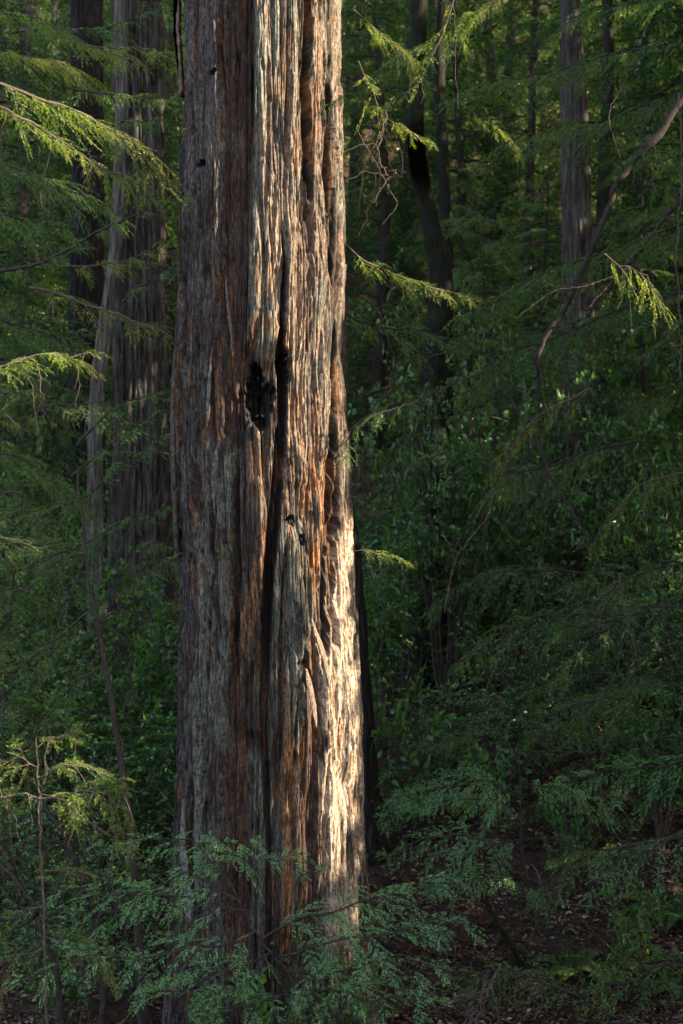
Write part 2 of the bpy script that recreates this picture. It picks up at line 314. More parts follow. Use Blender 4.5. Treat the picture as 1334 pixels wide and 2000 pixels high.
def make_redwood():
    th = np.concatenate([np.linspace(-math.pi, -1.75, 90)[:-1], np.linspace(-1.75, 1.75, 760), np.linspace(1.75, math.pi, 90)[1:-1]])
    py = np.concatenate([np.linspace(-2600, -60, 160)[:-1], np.linspace(-60, 2110, 1090)])
    TH, PY = np.meshgrid(th, py)
    l, r, c, wd, H, C, a, z = bark_field(TH, PY)
    # the outline drawn in the photo is the outer surface
    R = wd * M + 0.018 + H
    X = (c - 667) * M + R * np.sin(TH); Yy = Y0 + 0.0 - R * np.cos(TH)
    V = np.stack([X, Yy, z], -1).reshape(-1, 3); n, m = X.shape; idx = np.arange(n * m).reshape(n, m)
    nx = np.roll(idx, -1, 1)
    Fc = np.stack([idx[:-1], nx[:-1], nx[1:], idx[1:]], -1).reshape(-1, 4)[:, ::-1]
    mt, nn, out = new_mat('redwood_bark')
    at = N(nn, 'Attribute'); at.attribute_name = 'tint'
    uvn = N(nn, 'TexCoord'); mp = N(nn, 'Mapping'); mp.inputs['Scale'].default_value = (150, 13, 1); nn.links.new(uvn.outputs['UV'], mp.inputs[0])
    f1 = N(nn, 'TexNoise'); f1.inputs['Scale'].default_value = 1; f1.inputs['Detail'].default_value = 5; f1.inputs['Roughness'].default_value = .7; f1.inputs['Distortion'].default_value = .25
    nn.links.new(mp.outputs[0], f1.inputs['Vector'])
    mp2 = N(nn, 'Mapping'); mp2.inputs['Scale'].default_value = (75, 40, 1); nn.links.new(uvn.outputs['UV'], mp2.inputs[0])
    f2 = N(nn, 'TexNoise'); f2.inputs['Scale'].default_value = 1; f2.inputs['Detail'].default_value = 6; f2.inputs['Roughness'].default_value = .7; nn.links.new(mp2.outputs[0], f2.inputs['Vector'])
    rr = ramp(nn, [(0.34, (.2, .19, .18)), (0.48, (.8, .8, .8)), (.62, (1.9, 1.86, 1.82))], f1.outputs['Fac'])
    r2 = ramp(nn, [(0.36, (.4, .38, .36)), (0.48, (.95, .95, .95)), (.65, (1.35, 1.35, 1.35))], f2.outputs['Fac'])
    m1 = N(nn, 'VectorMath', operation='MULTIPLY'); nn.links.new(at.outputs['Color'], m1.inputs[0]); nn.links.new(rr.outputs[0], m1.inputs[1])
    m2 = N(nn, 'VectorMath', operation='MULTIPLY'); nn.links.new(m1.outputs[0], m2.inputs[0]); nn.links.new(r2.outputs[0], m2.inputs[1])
    bs = N(nn, 'BsdfPrincipled'); bs.inputs['Roughness'].default_value = .85; bs.inputs['Specular IOR Level'].default_value = .25
    nn.links.new(m2.outputs[0], bs.inputs['Base Color'])
    b1 = N(nn, 'Bump'); b1.inputs['Strength'].default_value = .9; b1.inputs['Distance'].default_value = .01; nn.links.new(f1.outputs['Fac'], b1.inputs['Height'])
    b2 = N(nn, 'Bump'); b2.inputs['Strength'].default_value = .6; b2.inputs['Distance'].default_value = .006; nn.links.new(f2.outputs['Fac'], b2.inputs['Height']); nn.links.new(b1.outputs[0], b2.inputs['Normal'])
    nn.links.new(b2.outputs[0], bs.inputs['Normal']); nn.links.new(bs.outputs[0], out.inputs[0])
    base = np.array([(530 - 667) * M, Y0, -1110 * M])
    root = empty('redwood_tree', base, 'massive foreground redwood with deeply furrowed bark, a burnt hollow and sunlit right side', 'tree')
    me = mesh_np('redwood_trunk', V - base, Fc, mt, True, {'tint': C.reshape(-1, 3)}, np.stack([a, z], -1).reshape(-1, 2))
    kid(root, 'trunk', me)
    # loose bark slabs standing off the trunk: (px,py,half width) lists
    def slab(pts, off, thick, seed, tint, name='bark_strip'):
        p = np.array(pts, float); n = 70; t = np.linspace(p[0, 1], p[-1, 1], n)
        cx = np.interp(t, p[:, 1], p[:, 0]) + 2.5 * (fbm(t * .05, t * 0, seed) - .5); hw = np.interp(t, p[:, 1], p[:, 2]) * (0.8 + .45 * fbm(t * .07, t * 0 + 5, seed)); of = np.interp(t, np.linspace(p[0, 1], p[-1, 1], len(off)), off)
        m = 16; k = np.linspace(0, 2 * np.pi, m, endpoint=False)
        ll = np.interp(t, LE[:, 0], LE[:, 1]); rl = np.interp(t, RE[:, 0], RE[:, 1]); cc = (ll + rl) / 2; ww = (rl - ll) / 2
        pxx = cx[:, None] + hw[:, None] * np.cos(k)
        thh = np.arcsin(np.clip((pxx - cc[:, None]) / ww[:, None], -1.06, 1.06).clip(-1, 1))
        Rr = ww[:, None] * M + of[:, None] + thick * np.sin(k) * (.5 + fbm(t[:, None] * .2 + k * 2, k[None] * 2 + t[:, None] * 0, seed + 3))
        extra = np.maximum(np.abs(pxx - cc[:, None]) - ww[:, None], 0) * M * np.sign(pxx - cc[:, None])
        XX = (cc[:, None] - 667) * M + Rr * np.sin(thh) + extra; YY = Y0 - Rr * np.cos(thh); ZZ = np.repeat((-(t - 1000) * M)[:, None], m, 1)
        idx = np.arange(n * m).reshape(n, m); nx = np.roll(idx, -1, 1)
        Fc = np.stack([idx[:-1], nx[:-1], nx[1:], idx[1:]], -1).reshape(-1, 4)[:, ::-1]
        VV = np.stack([XX, YY, ZZ], -1).reshape(-1, 3)
        cl = np.array(tint)[None] * (.6 + .8 * fbm(np.repeat(k[None], n, 0) * 6, ZZ * 4, seed + 9)).reshape(-1, 1)
        me = mesh_np(name, VV - base, Fc, mt, True, {'tint': cl}, np.stack([XX + YY, ZZ], -1).reshape(-1, 2))
        kid(root, name, me)
    slab([(352,-60,6),(353,40,6),(355,90,5),(356,140,3),(357,190,.6)], [.02, .03, .0], .02, 5, [.16, .09, .06])
    slab([(350,690,3),(346,780,5),(346,900,6),(349,1000,5),(353,1090,1)], [.0, .012, .0], .02, 6, [.07, .045, .032])
    slab([(374,1535,1),(376,1600,6),(384,1650,9),(392,1700,11),(400,1740,8),(394,1762,2)], [.0, .04, .06], .016, 7, [.1, .085, .068])
    slab([(611,1195,1.5),(620,1225,4),(629,1262,4),(636,1300,3),(640,1330,1)], [.0, .035, .03], .009, 9, [.2, .14, .1])
    slab([(602,1285,2),(606,1310,5),(611,1340,5),(616,1375,3),(618,1392,.8)], [.0, .03, .02], .009, 10, [.2, .14, .1])
    slab([(446,870,2),(440,900,7),(438,960,8),(440,1010,3)], [.0, .012, .0], .014, 11, [.1, .08, .065])
    slab([(432,700,1),(428,760,3),(426,820,3.5),(425,845,1)], [.005, .02, .02], .01, 12, [.13, .11, .095])
    slab([(455,560,1),(461,620,3),(468,680,3),(470,720,1)], [.0, .01, .005], .01, 14, [.1, .08, .066])
    return root
make_redwood()

# ---------------------------------------------------------------- generic furrowed trunks further back
def trunk_mat(name, dark, mid, light, lichen, scale=1.0):
    m, n, out = new_mat(name); at = N(n, 'TexCoord')
    mp = N(n, 'Mapping'); mp.inputs['Scale'].default_value = (28 * scale, 28 * scale, 2.2 * scale); n.links.new(at.outputs['Object'], mp.inputs[0])
    a = N(n, 'TexNoise'); a.inputs['Scale'].default_value = 1; a.inputs['Detail'].default_value = 6; a.inputs['Roughness'].default_value = .65; n.links.new(mp.outputs[0], a.inputs['Vector'])
    b = N(n, 'TexNoise'); b.inputs['Scale'].default_value = 1.7; b.inputs['Detail'].default_value = 4; n.links.new(at.outputs['Object'], b.inputs['Vector'])
    r = ramp(n, [(.32, dark), (.5, mid), (.66, light)], a.outputs['Fac'])
    rl = ramp(n, [(.5, (0, 0, 0)), (.62, (1, 1, 1))], b.outputs['Fac'])
    mx = N(n, 'MixRGB'); n.links.new(rl.outputs[0], mx.inputs[0]); n.links.new(r.outputs[0], mx.inputs[1]); mx.inputs[2].default_value = (*lichen, 1)
    m2 = N(n, 'MixRGB', blend_type='MIX'); m2.inputs[0].default_value = .6; n.links.new(mx.outputs[0], m2.inputs[1]); n.links.new(r.outputs[0], m2.inputs[2])
    bs = N(n, 'BsdfPrincipled'); bs.inputs['Roughness'].default_value = .9; bs.inputs['Specular IOR Level'].default_value = .2; n.links.new(m2.outputs[0], bs.inputs['Base Color'])
    bp = N(n, 'Bump'); bp.inputs['Distance'].default_value = .03; bp.inputs['Strength'].default_value = .9; n.links.new(a.outputs['Fac'], bp.inputs['Height']); n.links.new(bp.outputs[0], bs.inputs['Normal'])
    n.links.new(bs.outputs[0], out.inputs[0]); return m
M_pale = trunk_mat('pale_redwood_bark', (.03, .022, .018), (.1, .08, .066), (.24, .21, .185), (.19, .2, .18))
M_brownbark = trunk_mat('brown_redwood_bark', (.014, .011, .009), (.055, .043, .035), (.14, .12, .1), (.12, .12, .1), 1.3)
M_fir = trunk_mat('furrowed_fir_bark', (.018, .013, .01), (.06, .045, .036), (.16, .13, .11), (.12, .12, .09), .8)
def make_trunk(pts, mat, amp=.04, freq=6, seed=0, cols=110, rows=260, ground=True):
    """pts: (px,py,halfwidth px, Y) from top to bottom"""
    p = np.array([[*P(a, b, y), hw / F * y] for a, b, hw, y in pts])
    q = catmull(p, rows); th = np.linspace(0, 2 * np.pi, cols, endpoint=False)
    TH, Z = np.meshgrid(th, q[:, 2]); cs, sn = np.cos(TH), np.sin(TH)
    def cyl(f, fz, sd): return fbm((cs + 2) * f + 7, Z * fz + (sn + 2) * f * 3.1, sd, 3)
    n1 = fbm(TH * freq / 6.28 * 2.2 + .7 * cyl(1.2, .6, seed), Z * .45, seed + 1, 2)
    seam = 1 - smooth(5.7, 6.2, TH) * 1.0 - (1 - smooth(0, .4, TH))
    d = -amp * np.power(1 - np.abs(2 * n1 - 1), 4) - amp * .6 * np.power(1 - np.abs(2 * fbm(TH * freq * .9, Z * 1.3, seed + 2, 2) - 1), 3) + amp * .5 * (fbm(TH * 14, Z * 5, seed + 3, 2) - .5)
    R = q[:, 3][:, None] * (1 + .1 * (cyl(.6, .3, seed + 5) - .5)) + d * seam
    # angle 0 at the back so the noise seam is hidden
    X = q[:, 0][:, None] + R * np.sin(TH); Yc = q[:, 1][:, None] + R * np.cos(TH)
    base = q[-1, :3].copy(); V = np.stack([X, Yc, Z], -1).reshape(-1, 3) - base
    nn, m = X.shape; idx = np.arange(nn * m).reshape(nn, m); nx = np.roll(idx, -1, 1)
    Fc = np.stack([idx[:-1], idx[1:], nx[1:], nx[:-1]], -1).reshape(-1, 4)[:, ::-1]
    return mesh_np('trunk', V, Fc, mat, True), base
def trunk_thing(name, pts, mat, label, cat='tree', **kw):
    me, base = make_trunk(pts, mat, **kw); root = empty(name, base, label, cat); kid(root, 'trunk', me); return root, base
charred, _ = trunk_thing('charred_tree', [(622,-700,28,11.8),(625,0,28,11.8),(634,500,30,11.8),(643,800,30,11.8),(660,990,34,11.8),(673,1100,36,11.8),(686,1300,39,11.8),(700,1500,42,11.8),(710,1620,45,11.8),(722,1722,52,11.8),(728,1790,62,11.8)], M_char, 'black charred trunk just behind the big redwood, showing along its lower right edge', amp=.03, seed=11)
pale, _ = trunk_thing('redwood_tree', [(268,-900,50,17),(268,-60,54,17),(270,300,55,17),(272,600,58,17),(274,900,63,17),(275,1150,70,17),(275,1350,82,17),(275,1520,98,17)], M_brownbark, 'broad grey-brown redwood trunk behind branches, left of the big trunk', amp=.14, freq=9, seed=21, cols=200, rows=420)
buttress, _ = trunk_thing('redwood_tree', [(236,-900,14,16.2),(236,-60,14,16.2),(238,250,14,16.2),(226,480,14,16.2),(205,640,16,16.2),(188,800,16,16.2),(186,1000,18,16.2),(190,1250,22,16.2),(195,1520,28,16.2)], M_pale, 'slender pale silvery trunk curving against the left side of the broad grey-brown redwood', amp=.035, seed=31)
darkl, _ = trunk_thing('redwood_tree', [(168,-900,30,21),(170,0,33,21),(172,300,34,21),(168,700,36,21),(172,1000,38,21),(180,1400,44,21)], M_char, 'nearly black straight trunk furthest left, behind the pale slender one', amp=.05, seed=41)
moss1, _ = trunk_thing('mossy_tree', [(822,-500,15,15.5),(820,-40,16,15.5),(816,130,16,15.5),(812,260,18,15.5),(824,360,19,17),(848,470,21,17),(862,560,24,17),(850,700,26,17),(846,900,30,17),(846,1100,32,17),(846,1350,36,17)], M_mossy, 'crooked dark mossy trunk leaning right of the big redwood, the nearer of the pair', amp=.012, seed=51)
moss2, _ = trunk_thing('mossy_tree', [(880,-500,11,20),(868,-40,12,20),(858,120,12,20),(862,260,12,20),(870,420,13,20),(872,560,14,20),(872,900,16,20),(872,1250,20,20)], M_mossy, 'thin dark upright trunk beside the crooked mossy one', amp=.01, seed=61)
fir, _ = trunk_thing('fir_tree', [(1112,-700,19,19),(1113,-40,20,19),(1118,150,26,19),(1125,350,30,19),(1128,600,33,19),(1128,900,37,19),(1128,1280,46,19)], M_fir, 'straight lichen-spotted conifer trunk standing behind branches at right', amp=.045, freq=9, seed=71)
for k, (pts, lab) in enumerate([
    ([(58,-300,14,30),(56,200,15,30),(54,500,16,30),(52,950,20,30)], 'far trunk in the gloom near the left edge'),
    ([(108,-300,9,36),(108,200,9,36),(110,700,12,36)], 'far slender trunk between the left edge and the black trunk')]):
    trunk_thing('redwood_tree', pts, M_brownbark, lab, amp=.03, seed=80 + k, cols=48, rows=120)

# ---------------------------------------------------------------- foliage generators
class Needles:
    def __init__(s): s.a = []
    def add(s, start, d, nrm, L): s.a.append((start, d, nrm, L))
    def build(s, name, mat, rng, step=.0095, nl=.019, nw=.0062, keep=None):
        st = np.concatenate([x[0] for x in s.a]); d = unit(np.concatenate([x[1] for x in s.a])); nr = unit(np.concatenate([x[2] for x in s.a])); L = np.concatenate([x[3] for x in s.a])
        cnt = np.maximum((L / step).astype(int), 2); K = cnt.max()
        i = np.arange(K)[None, :]; ok = i < cnt[:, None]
        t = (i + .5) / cnt[:, None]
        side = unit(np.cross(d, nr)); nr2 = np.cross(side, d)
        sag = -(t ** 2) * (L[:, None] * .18)
        pos = st[:, None] + d[:, None] * (t * L[:, None])[..., None]; pos[..., 2] += sag
        V = []
        for sg in (-1, 1):
            m = ok & (rng.random(ok.shape) > .06)
            p = pos[m]; dd = np.broadcast_to(d[:, None], pos.shape)[m]; ss = np.broadcast_to(side[:, None], pos.shape)[m]; uu = np.broadcast_to(nr2[:, None], pos.shape)[m]
            tt = t[m]; ln = nl * np.sqrt(np.clip(1.05 - tt, .1, 1)) * np.clip(.5 + tt * 4, 0, 1) * (.75 + .5 * rng.random(len(p)))
            tip = unit(dd * (.45 + .3 * rng.random((len(p), 1))) + ss * sg + uu * (.35 * (rng.random((len(p), 1)) - .45))) * ln[:, None]
            w2 = dd * nw * .5 + uu * nw * (rng.random((len(p), 1)) - .5) * 1.4
            V.append(np.stack([p - w2, p + tip * .55 - w2 * .9, p + tip, p + tip * .5 + w2 * 1.2], 1))
        V = np.concatenate(V); 
        if keep is not None: V = V[keep(V[:, 2])]
        return mesh_np(name, V.reshape(-1, 3), np.arange(len(V) * 4).reshape(-1, 4), mat)

def grow(limb, rng, T, ND, r0=.012, r1=.002, spacing=.075, tw=.42, droop=.25, start=.08, sc=1.0, sides=5, tube_twigs=True, end_taper=.25, tilt=.25, bl=.12, hang=0.0, roll=.42, wisps=3):
    """limb: polyline (n,3). Adds the wood to T and the branchlets to ND."""
    n = max(8, int(np.linalg.norm(np.diff(limb, axis=0), axis=1).sum() / .08)); q = catmull(limb, n)
    q = q + (rng.random(q.shape) - .5) * .016 * sc * np.linspace(.2, 1, n)[:, None]; lt = np.linspace(0, 1, n) * (1 + n * .06); q = q + np.stack([fbm(lt * 3 + 9 * j, lt * 0 + rng.random() * 50, 7 + j, 3) - .5 for j in range(3)], 1) * .16 * sc * np.linspace(0, 1, n)[:, None] ** .5
    T.add(q, np.linspace(r0, r1, n), sides)
    seg = np.linalg.norm(np.diff(q, axis=0), axis=1); cum = np.concatenate([[0], np.cumsum(seg)]); tot = cum[-1]
    m = int(tot * (1 - start) / (spacing * sc * .85)) + 1
    ts = start + (1 - start) * (np.arange(m) + rng.random(m) * .6) / m
    B = [[], [], [], []]
    for _ in range(wisps):
        i = rng.integers(2, n); Lw = .18 + .6 * rng.random() ** 1.5; u = np.linspace(0, 1, 9); az = rng.random() * 6.28
        wv = q[i] + np.stack([np.cos(az) * .25 * Lw * u ** .7 + .03 * (fbm(u * 4, u * 0 + i, 9) - .5), np.sin(az) * .25 * Lw * u ** .7, -Lw * u ** 1.3], 1); wv[1:] += (rng.random((8, 3)) - .5) * .025
        T.add(wv, np.linspace(.0032, .0016, 9), 3)
    for k, t in enumerate(ts):
        s = t * tot; p = np.array([np.interp(s, cum, q[:, j]) for j in range(3)]); p2 = np.array([np.interp(min(s + .04, tot), cum, q[:, j]) for j in range(3)]); p1 = np.array([np.interp(max(s - .04, 0), cum, q[:, j]) for j in range(3)])
        tg = unit(p2 - p1); up = np.array([0, 0, 1.0]); sd = unit(np.cross(tg, up) + 1e-6) * (1 if k % 2 else -1)
        fwd = -1.0 if sd[1] < 0 else 1.0; sd = unit(sd + np.array([0, 0, fwd * roll * (.3 + rng.random())]))
        if abs(tg[2]) > .85: sd = unit(np.array([rng.normal(), rng.normal(), 0]))
        al = math.radians(50 + 22 * (rng.random() - .5) * 2)
        d = unit(tg * math.cos(al) + sd * math.sin(al) + np.array([0, 0, tilt * (rng.random() - .5) - hang]))
        L = 1.15 * tw * sc * (.5 + .75 * rng.random()) * (1 - (1 - end_taper) * t ** 1.5) * min(1, .35 + 2.2 * t)
        u = np.linspace(0, 1, 6)[:, None]; tp = p + d * L * u; tp[:, 2] -= droop * L * (u[:, 0] ** 2)
        if tube_twigs: T.add(tp, np.linspace(.0035, .0012, 6) * sc ** .5, 3)
        nb = max(4, int(L / (.034 * sc))); v = (np.arange(nb) + .6) / nb
        pb = np.stack([np.interp(v, u[:, 0], tp[:, j]) for j in range(3)], 1)
        dd = unit(d + np.stack([0 * v, 0 * v, -2 * droop * v], 1)); nrm = unit(np.array([0, -roll * 1.1, 1.0]) + .35 * rng.normal(size=3)); s2 = unit(np.cross(dd, nrm[None]))
        sg = np.where(np.arange(nb) % 2, 1, -1)[:, None]
        db = dd * .95 + s2 * sg * .65 + rng.normal(size=(nb, 3)) * .1; db[:, 2] -= droop * .5 + hang
        db[-1] = dd[-1]
        Lb = bl * sc * (1.1 - .65 * v) * (.7 + .6 * rng.random(nb))
        B[0].append(pb); B[1].append(db); B[2].append(nrm + .25 * rng.normal(size=(nb, 3))); B[3].append(Lb)
        B[0].append(tp[2][None]); B[1].append(dd[-1][None]); B[2].append(nrm[None]); B[3].append(np.array([L * .62]))
    ND.add(*[np.concatenate(b) for b in B])

# ---------------------------------------------------------------- individual redwood branches placed where the photo has them
def to3(pts): return np.array([P(*p) for p in pts])
def branch(label, pts, mat, seed, name='redwood_branch', group='redwood branches hanging in the forest', wood=None, r0=.012, nl=.019, nw=.0062, step=.0095, **kw):
    rng = np.random.default_rng(seed); q = to3(pts); T = Tubes(); ND = Needles()
    base = q[0].copy(); grow(q - base, rng, T, ND, r0=r0, **kw)
    root = empty(name, base, label, 'branch', group)
    kid(root, 'limb', T.mesh('limb', wood or (M_twig if mat is M_needle_yel else M_darkwood))); kid(root, 'foliage', ND.build('foliage', mat, rng, nl=nl, nw=nw, step=step))
    return root
G, GB, GY = M_needle, M_needle_blue, M_needle_yel
BR = [
 # left side
 ('sunlit yellow-green branch from the upper left edge, nearest the top left corner', [(-60,150,7.6),(70,190,7.7),(160,225,7.9),(250,280,8.2),(350,385,8.6)], GY, dict(tw=.55, r0=.016)),
 ('sunny drooping spray low on the upper left edge', [(-50,190,7.2),(30,225,7.3),(110,265,7.4),(185,330,7.5)], GY, dict(tw=.42)),
 ('dark nearly bare branch climbing from the left edge to the big trunk', [(-40,535,9.5),(100,505,9.4),(190,455,9.2),(270,418,9.1),(352,388,9.0)], G, dict(tw=.28, spacing=.13, r0=.02, wood=M_darkwood)),
 ('branch with pale limb crossing the pale trunk below the dark climbing one', [(60,562,9.5),(150,585,9.3),(230,615,9.2),(300,640,9.0),(352,662,8.9)], GY, dict(tw=.4, spacing=.1, r0=.015)),
 ('thin branch across the top left corner ending at the big trunk', [(-40,70,10),(100,58,9.9),(220,48,9.7),(330,18,9.5)], G, dict(tw=.5, r0=.012)),
 ('green branch below the top left corner branch', [(-60,15,9.2),(60,35,9.2),(180,80,9.2),(270,130,9.2)], GY, dict(tw=.5)),
 ('straight thin branch reaching the big trunk at the height of its upper knothole', [(130,170,10.6),(220,187,10.4),(300,190,10.2),(356,192,10)], G, dict(tw=.42, spacing=.09)),
 ('branch rising rightwards just below the upper knothole height', [(150,330,10.4),(220,250,10.2),(300,232,10),(358,215,9.8)], G, dict(tw=.42, spacing=.09, wood=M_darkwood)),
 ('fine curved branch in front of the left trunks above mid height', [(240,590,9.2),(270,560,9.1),(310,530,9),(352,497,9)], G, dict(tw=.22, spacing=.14, wood=M_darkwood)),
 ('yellowish sunlit spray at the left edge below mid-upper height', [(-60,735,7.2),(20,712,7.2),(90,700,7.3),(160,690,7.4)], GY, dict(tw=.42, spacing=.06)),
 ('uppermost of three thin branches arching to the big trunk left of its burnt hollow', [(150,870,10.2),(215,810,10.1),(270,780,10),(340,742,9.8)], G, dict(tw=.3, spacing=.12, wood=M_darkwood)),
 ('middle of the three thin arching branches left of the burnt hollow', [(140,930,10.2),(200,880,10.1),(270,830,10),(342,770,9.8)], G, dict(tw=.36, spacing=.1, wood=M_darkwood)),
 ('lowest of the three thin arching branches left of the burnt hollow', [(80,1010,10),(170,965,10),(260,890,9.9),(344,845,9.8)], G, dict(tw=.42, spacing=.08, wood=M_darkwood)),
 ('drooping leafy branch left of the pale trunks at mid height', [(-50,870,9.5),(40,900,9.6),(120,950,9.8),(190,1010,9.9)], G, dict(tw=.6, spacing=.07)),
 ('leafy branch in deep shade by the left edge just above mid height', [(-50,610,9.8),(40,640,10),(110,660,10),(170,720,10)], G, dict(tw=.5)),
 ('leafy branch in deep shade by the left edge at a quarter of the height', [(-60,400,10.5),(20,420,10.5),(100,440,10.5),(170,470,10.6)], G, dict(tw=.55)),
 ('spray hanging in front of the pale trunk at a third of the height', [(150,300,9.6),(200,330,9.5),(260,350,9.4),(300,400,9.3)], GY, dict(tw=.4, droop=.5)),
 # right side
 ('large dark bough filling the upper right corner', [(1420,60,9.6),(1300,85,9.8),(1150,120,10.0),(1000,155,10.2),(870,190,10.4)], G, dict(tw=.75, spacing=.055, r0=.02, droop=.35)),
 ('second dark bough just under the one in the upper right corner', [(1430,150,10.4),(1300,190,10.6),(1180,230,10.8),(1060,260,11.0),(960,285,11.2)], G, dict(tw=.7, spacing=.06, r0=.018, droop=.4)),
 ('bough along the very top of the right side', [(1400,-40,10.4),(1270,0,10.6),(1150,25,10.8),(1040,30,11.0)], G, dict(tw=.6, spacing=.06)),
 ('sunlit twig dangling across the upper right edge of the big trunk', [(905,-60,7.9),(862,70,7.9),(822,150,7.9),(740,195,7.9),(672,188,7.9),(600,225,7.9)], GY, dict(tw=.2, spacing=.09, r0=.006, bl=.08)),
 ('bright backlit spray just right of the big trunk near the top', [(700,120,8.6),(745,210,8.6),(790,255,8.7),(850,275,8.8)], GY, dict(tw=.24, spacing=.07, r0=.005, bl=.08)),
 ('pale sunlit spray hanging above the mossy trunks', [(900,200,11.5),(930,225,11.5),(975,250,11.5),(1020,300,11.5)], GY, dict(tw=.35, spacing=.07, r0=.006)),
 ('feathery branch pointing right from the big trunk at a quarter of the height', [(670,475,9.8),(740,525,9.8),(830,560,9.8),(935,590,9.8)], GY, dict(tw=.42, spacing=.06)),
 ('shaded branch under the feathery one right of the big trunk', [(650,600,10.6),(730,640,10.6),(820,650,10.7),(900,690,10.8)], G, dict(tw=.5, spacing=.07)),
 ('spray drooping over the right edge of the big trunk near mid height', [(960,720,9),(860,760,8.9),(770,800,8.8),(700,830,8.7),(672,900,8.7)], G, dict(tw=.26, spacing=.08, r0=.006, droop=.5)),
 ('leafy bough in the middle of the right side above the shrubs', [(1350,430,9),(1220,480,9.2),(1090,520,9.4),(960,590,9.6),(890,620,9.7)], G, dict(tw=.62, spacing=.06, droop=.35)),
 ('weeping bough below the dead fork in the middle right', [(1360,560,9.4),(1230,600,9.5),(1100,650,9.6),(980,700,9.7),(900,780,9.8)], G, dict(tw=.62, spacing=.065, droop=.5, hang=.2)),
 ('bright drooping spray hanging at the right edge a third of the way down', [(1180,495,7.6),(1215,520,7.6),(1255,540,7.6),(1290,600,7.6)], GY, dict(tw=.28, spacing=.08, r0=.005, droop=.6, hang=.3)),
 ('small lit sprig touching the right edge of the big trunk below mid height', [(690,1075,9.6),(730,1078,9.6),(790,1090,9.6)], GY, dict(tw=.18, spacing=.06, r0=.005)),
 ('weeping bough at centre right just below mid height', [(1250,860,10.2),(1130,890,10.2),(1010,920,10.3),(930,980,10.4)], G, dict(tw=.55, spacing=.07, droop=.5, hang=.25)),
 ('dim bough right of the charred trunk', [(1150,1120,10.6),(1040,1110,10.6),(930,1130,10.7),(830,1190,10.8)], G, dict(tw=.55, spacing=.07, droop=.4)),
 ('dim drooping bough at the right edge below mid height', [(1400,1080,9.6),(1290,1110,9.7),(1190,1150,9.8),(1100,1240,9.9)], G, dict(tw=.6, spacing=.07, droop=.45)),
 ('low dim bough at the right edge above the leaf litter', [(1400,1330,9.2),(1290,1345,9.2),(1170,1370,9.3),(1060,1400,9.4)], G, dict(tw=.6, spacing=.065, droop=.3)),
 ('spray of green needles hiding the thin branch left of the moss-covered trunks', [(690,20,11),(740,60,11),(790,110,11.2),(830,180,11.2)], GY, dict(tw=.45, spacing=.07)),
 ('bough drooping in front of the lichen-spotted fir near the top', [(1260,250,14),(1180,240,14),(1110,250,14),(1040,290,14)], G, dict(tw=.8, spacing=.08)),
 ('bough half covering the lichen-spotted fir at a third of the height', [(1280,640,12.5),(1200,620,12.5),(1110,640,12.5),(1030,700,12.5)], G, dict(tw=.8, spacing=.08)),
 ('bright little bough at the top edge right of the mossy trunks', [(1000,-30,12),(960,10,12),(910,40,12),(880,90,12)], GY, dict(tw=.5, spacing=.08)),
 ('bough hanging over the top of the mossy trunks', [(960,60,13),(880,80,13),(800,100,13),(720,160,13)], G, dict(tw=.8, spacing=.08)),
 ('green bough in the top left corner behind the thin branches', [(-60,90,12),(40,110,12),(130,130,12),(210,190,12)], GY, dict(tw=.8, spacing=.07)),
 ('wide green bough behind the dark climbing branch', [(-60,280,11.5),(40,330,11.5),(130,370,11.5),(220,420,11.5)], G, dict(tw=.8, spacing=.07)),
 ('drooping bough in front of the black trunk below mid height', [(-60,1040,11),(40,1060,11),(130,1100,11),(200,1180,11)], G, dict(tw=.7, spacing=.08)),
 ('low green spray reaching in from the right edge above the seedlings', [(1400,1470,9.4),(1310,1490,9.4),(1220,1500,9.5),(1130,1530,9.6)], GB, dict(tw=.5, spacing=.07)),
 ('low spray at the bottom right corner', [(1400,1880,7.8),(1310,1890,7.8),(1220,1920,7.8),(1130,1975,7.8)], G, dict(tw=.42, spacing=.08)),
 ('thin spray crossing the litter low down between the two young redwoods', [(1180,1960,8),(1080,1930,8),(980,1900,8),(880,1890,8)], G, dict(tw=.42, spacing=.09)),
 ('sparse drooping spray over the litter left of the seedlings', [(1300,1640,8.8),(1210,1650,8.8),(1120,1690,8.8),(1040,1760,8.8)], G, dict(tw=.45, spacing=.09, droop=.4)),
 ('light bough at centre right in front of the shrubs', [(1200,1210,9.4),(1100,1200,9.4),(1000,1230,9.5),(900,1300,9.6)], G, dict(tw=.5, spacing=.08, droop=.4, wisps=6)),
 ('thin pale-limbed bough hanging beside the trailing dead limb', [(1150,760,9),(1080,800,9),(1010,860,9),(960,960,9)], GY, dict(tw=.35, spacing=.11, droop=.5, wisps=8, hang=.2)),
 ('bough with dangling bare twigs at the right edge at mid height', [(1400,900,8.8),(1310,930,8.8),(1220,980,8.8),(1150,1070,8.8)], GY, dict(tw=.35, spacing=.12, droop=.5, wisps=9, hang=.2)),
 ('leafless-looking bough under the twig tangle on the right', [(1380,1180,9),(1280,1190,9),(1180,1230,9),(1090,1320,9)], G, dict(tw=.3, spacing=.14, droop=.5, wisps=9)),
 ('wispy yellowish spray over the broad trunk on the left near the top', [(130,80,11),(200,95,11),(270,90,10.8),(345,110,10.6)], GY, dict(tw=.5, spacing=.09)),
 ('ragged spray over the broad left trunk at a third of the height', [(120,520,11),(200,520,11),(280,500,10.8),(345,470,10.6)], GY, dict(tw=.5, spacing=.1)),
 ('dull green spray over the foot of the broad left trunk', [(80,1090,11),(170,1060,11),(260,1010,10.8),(340,990,10.6)], G, dict(tw=.55, spacing=.09)),
 ('drooping spray in front of the lower part of the pale slender trunk', [(60,800,11),(140,790,11),(210,800,10.8),(270,850,10.6)], G, dict(tw=.5, spacing=.09)),
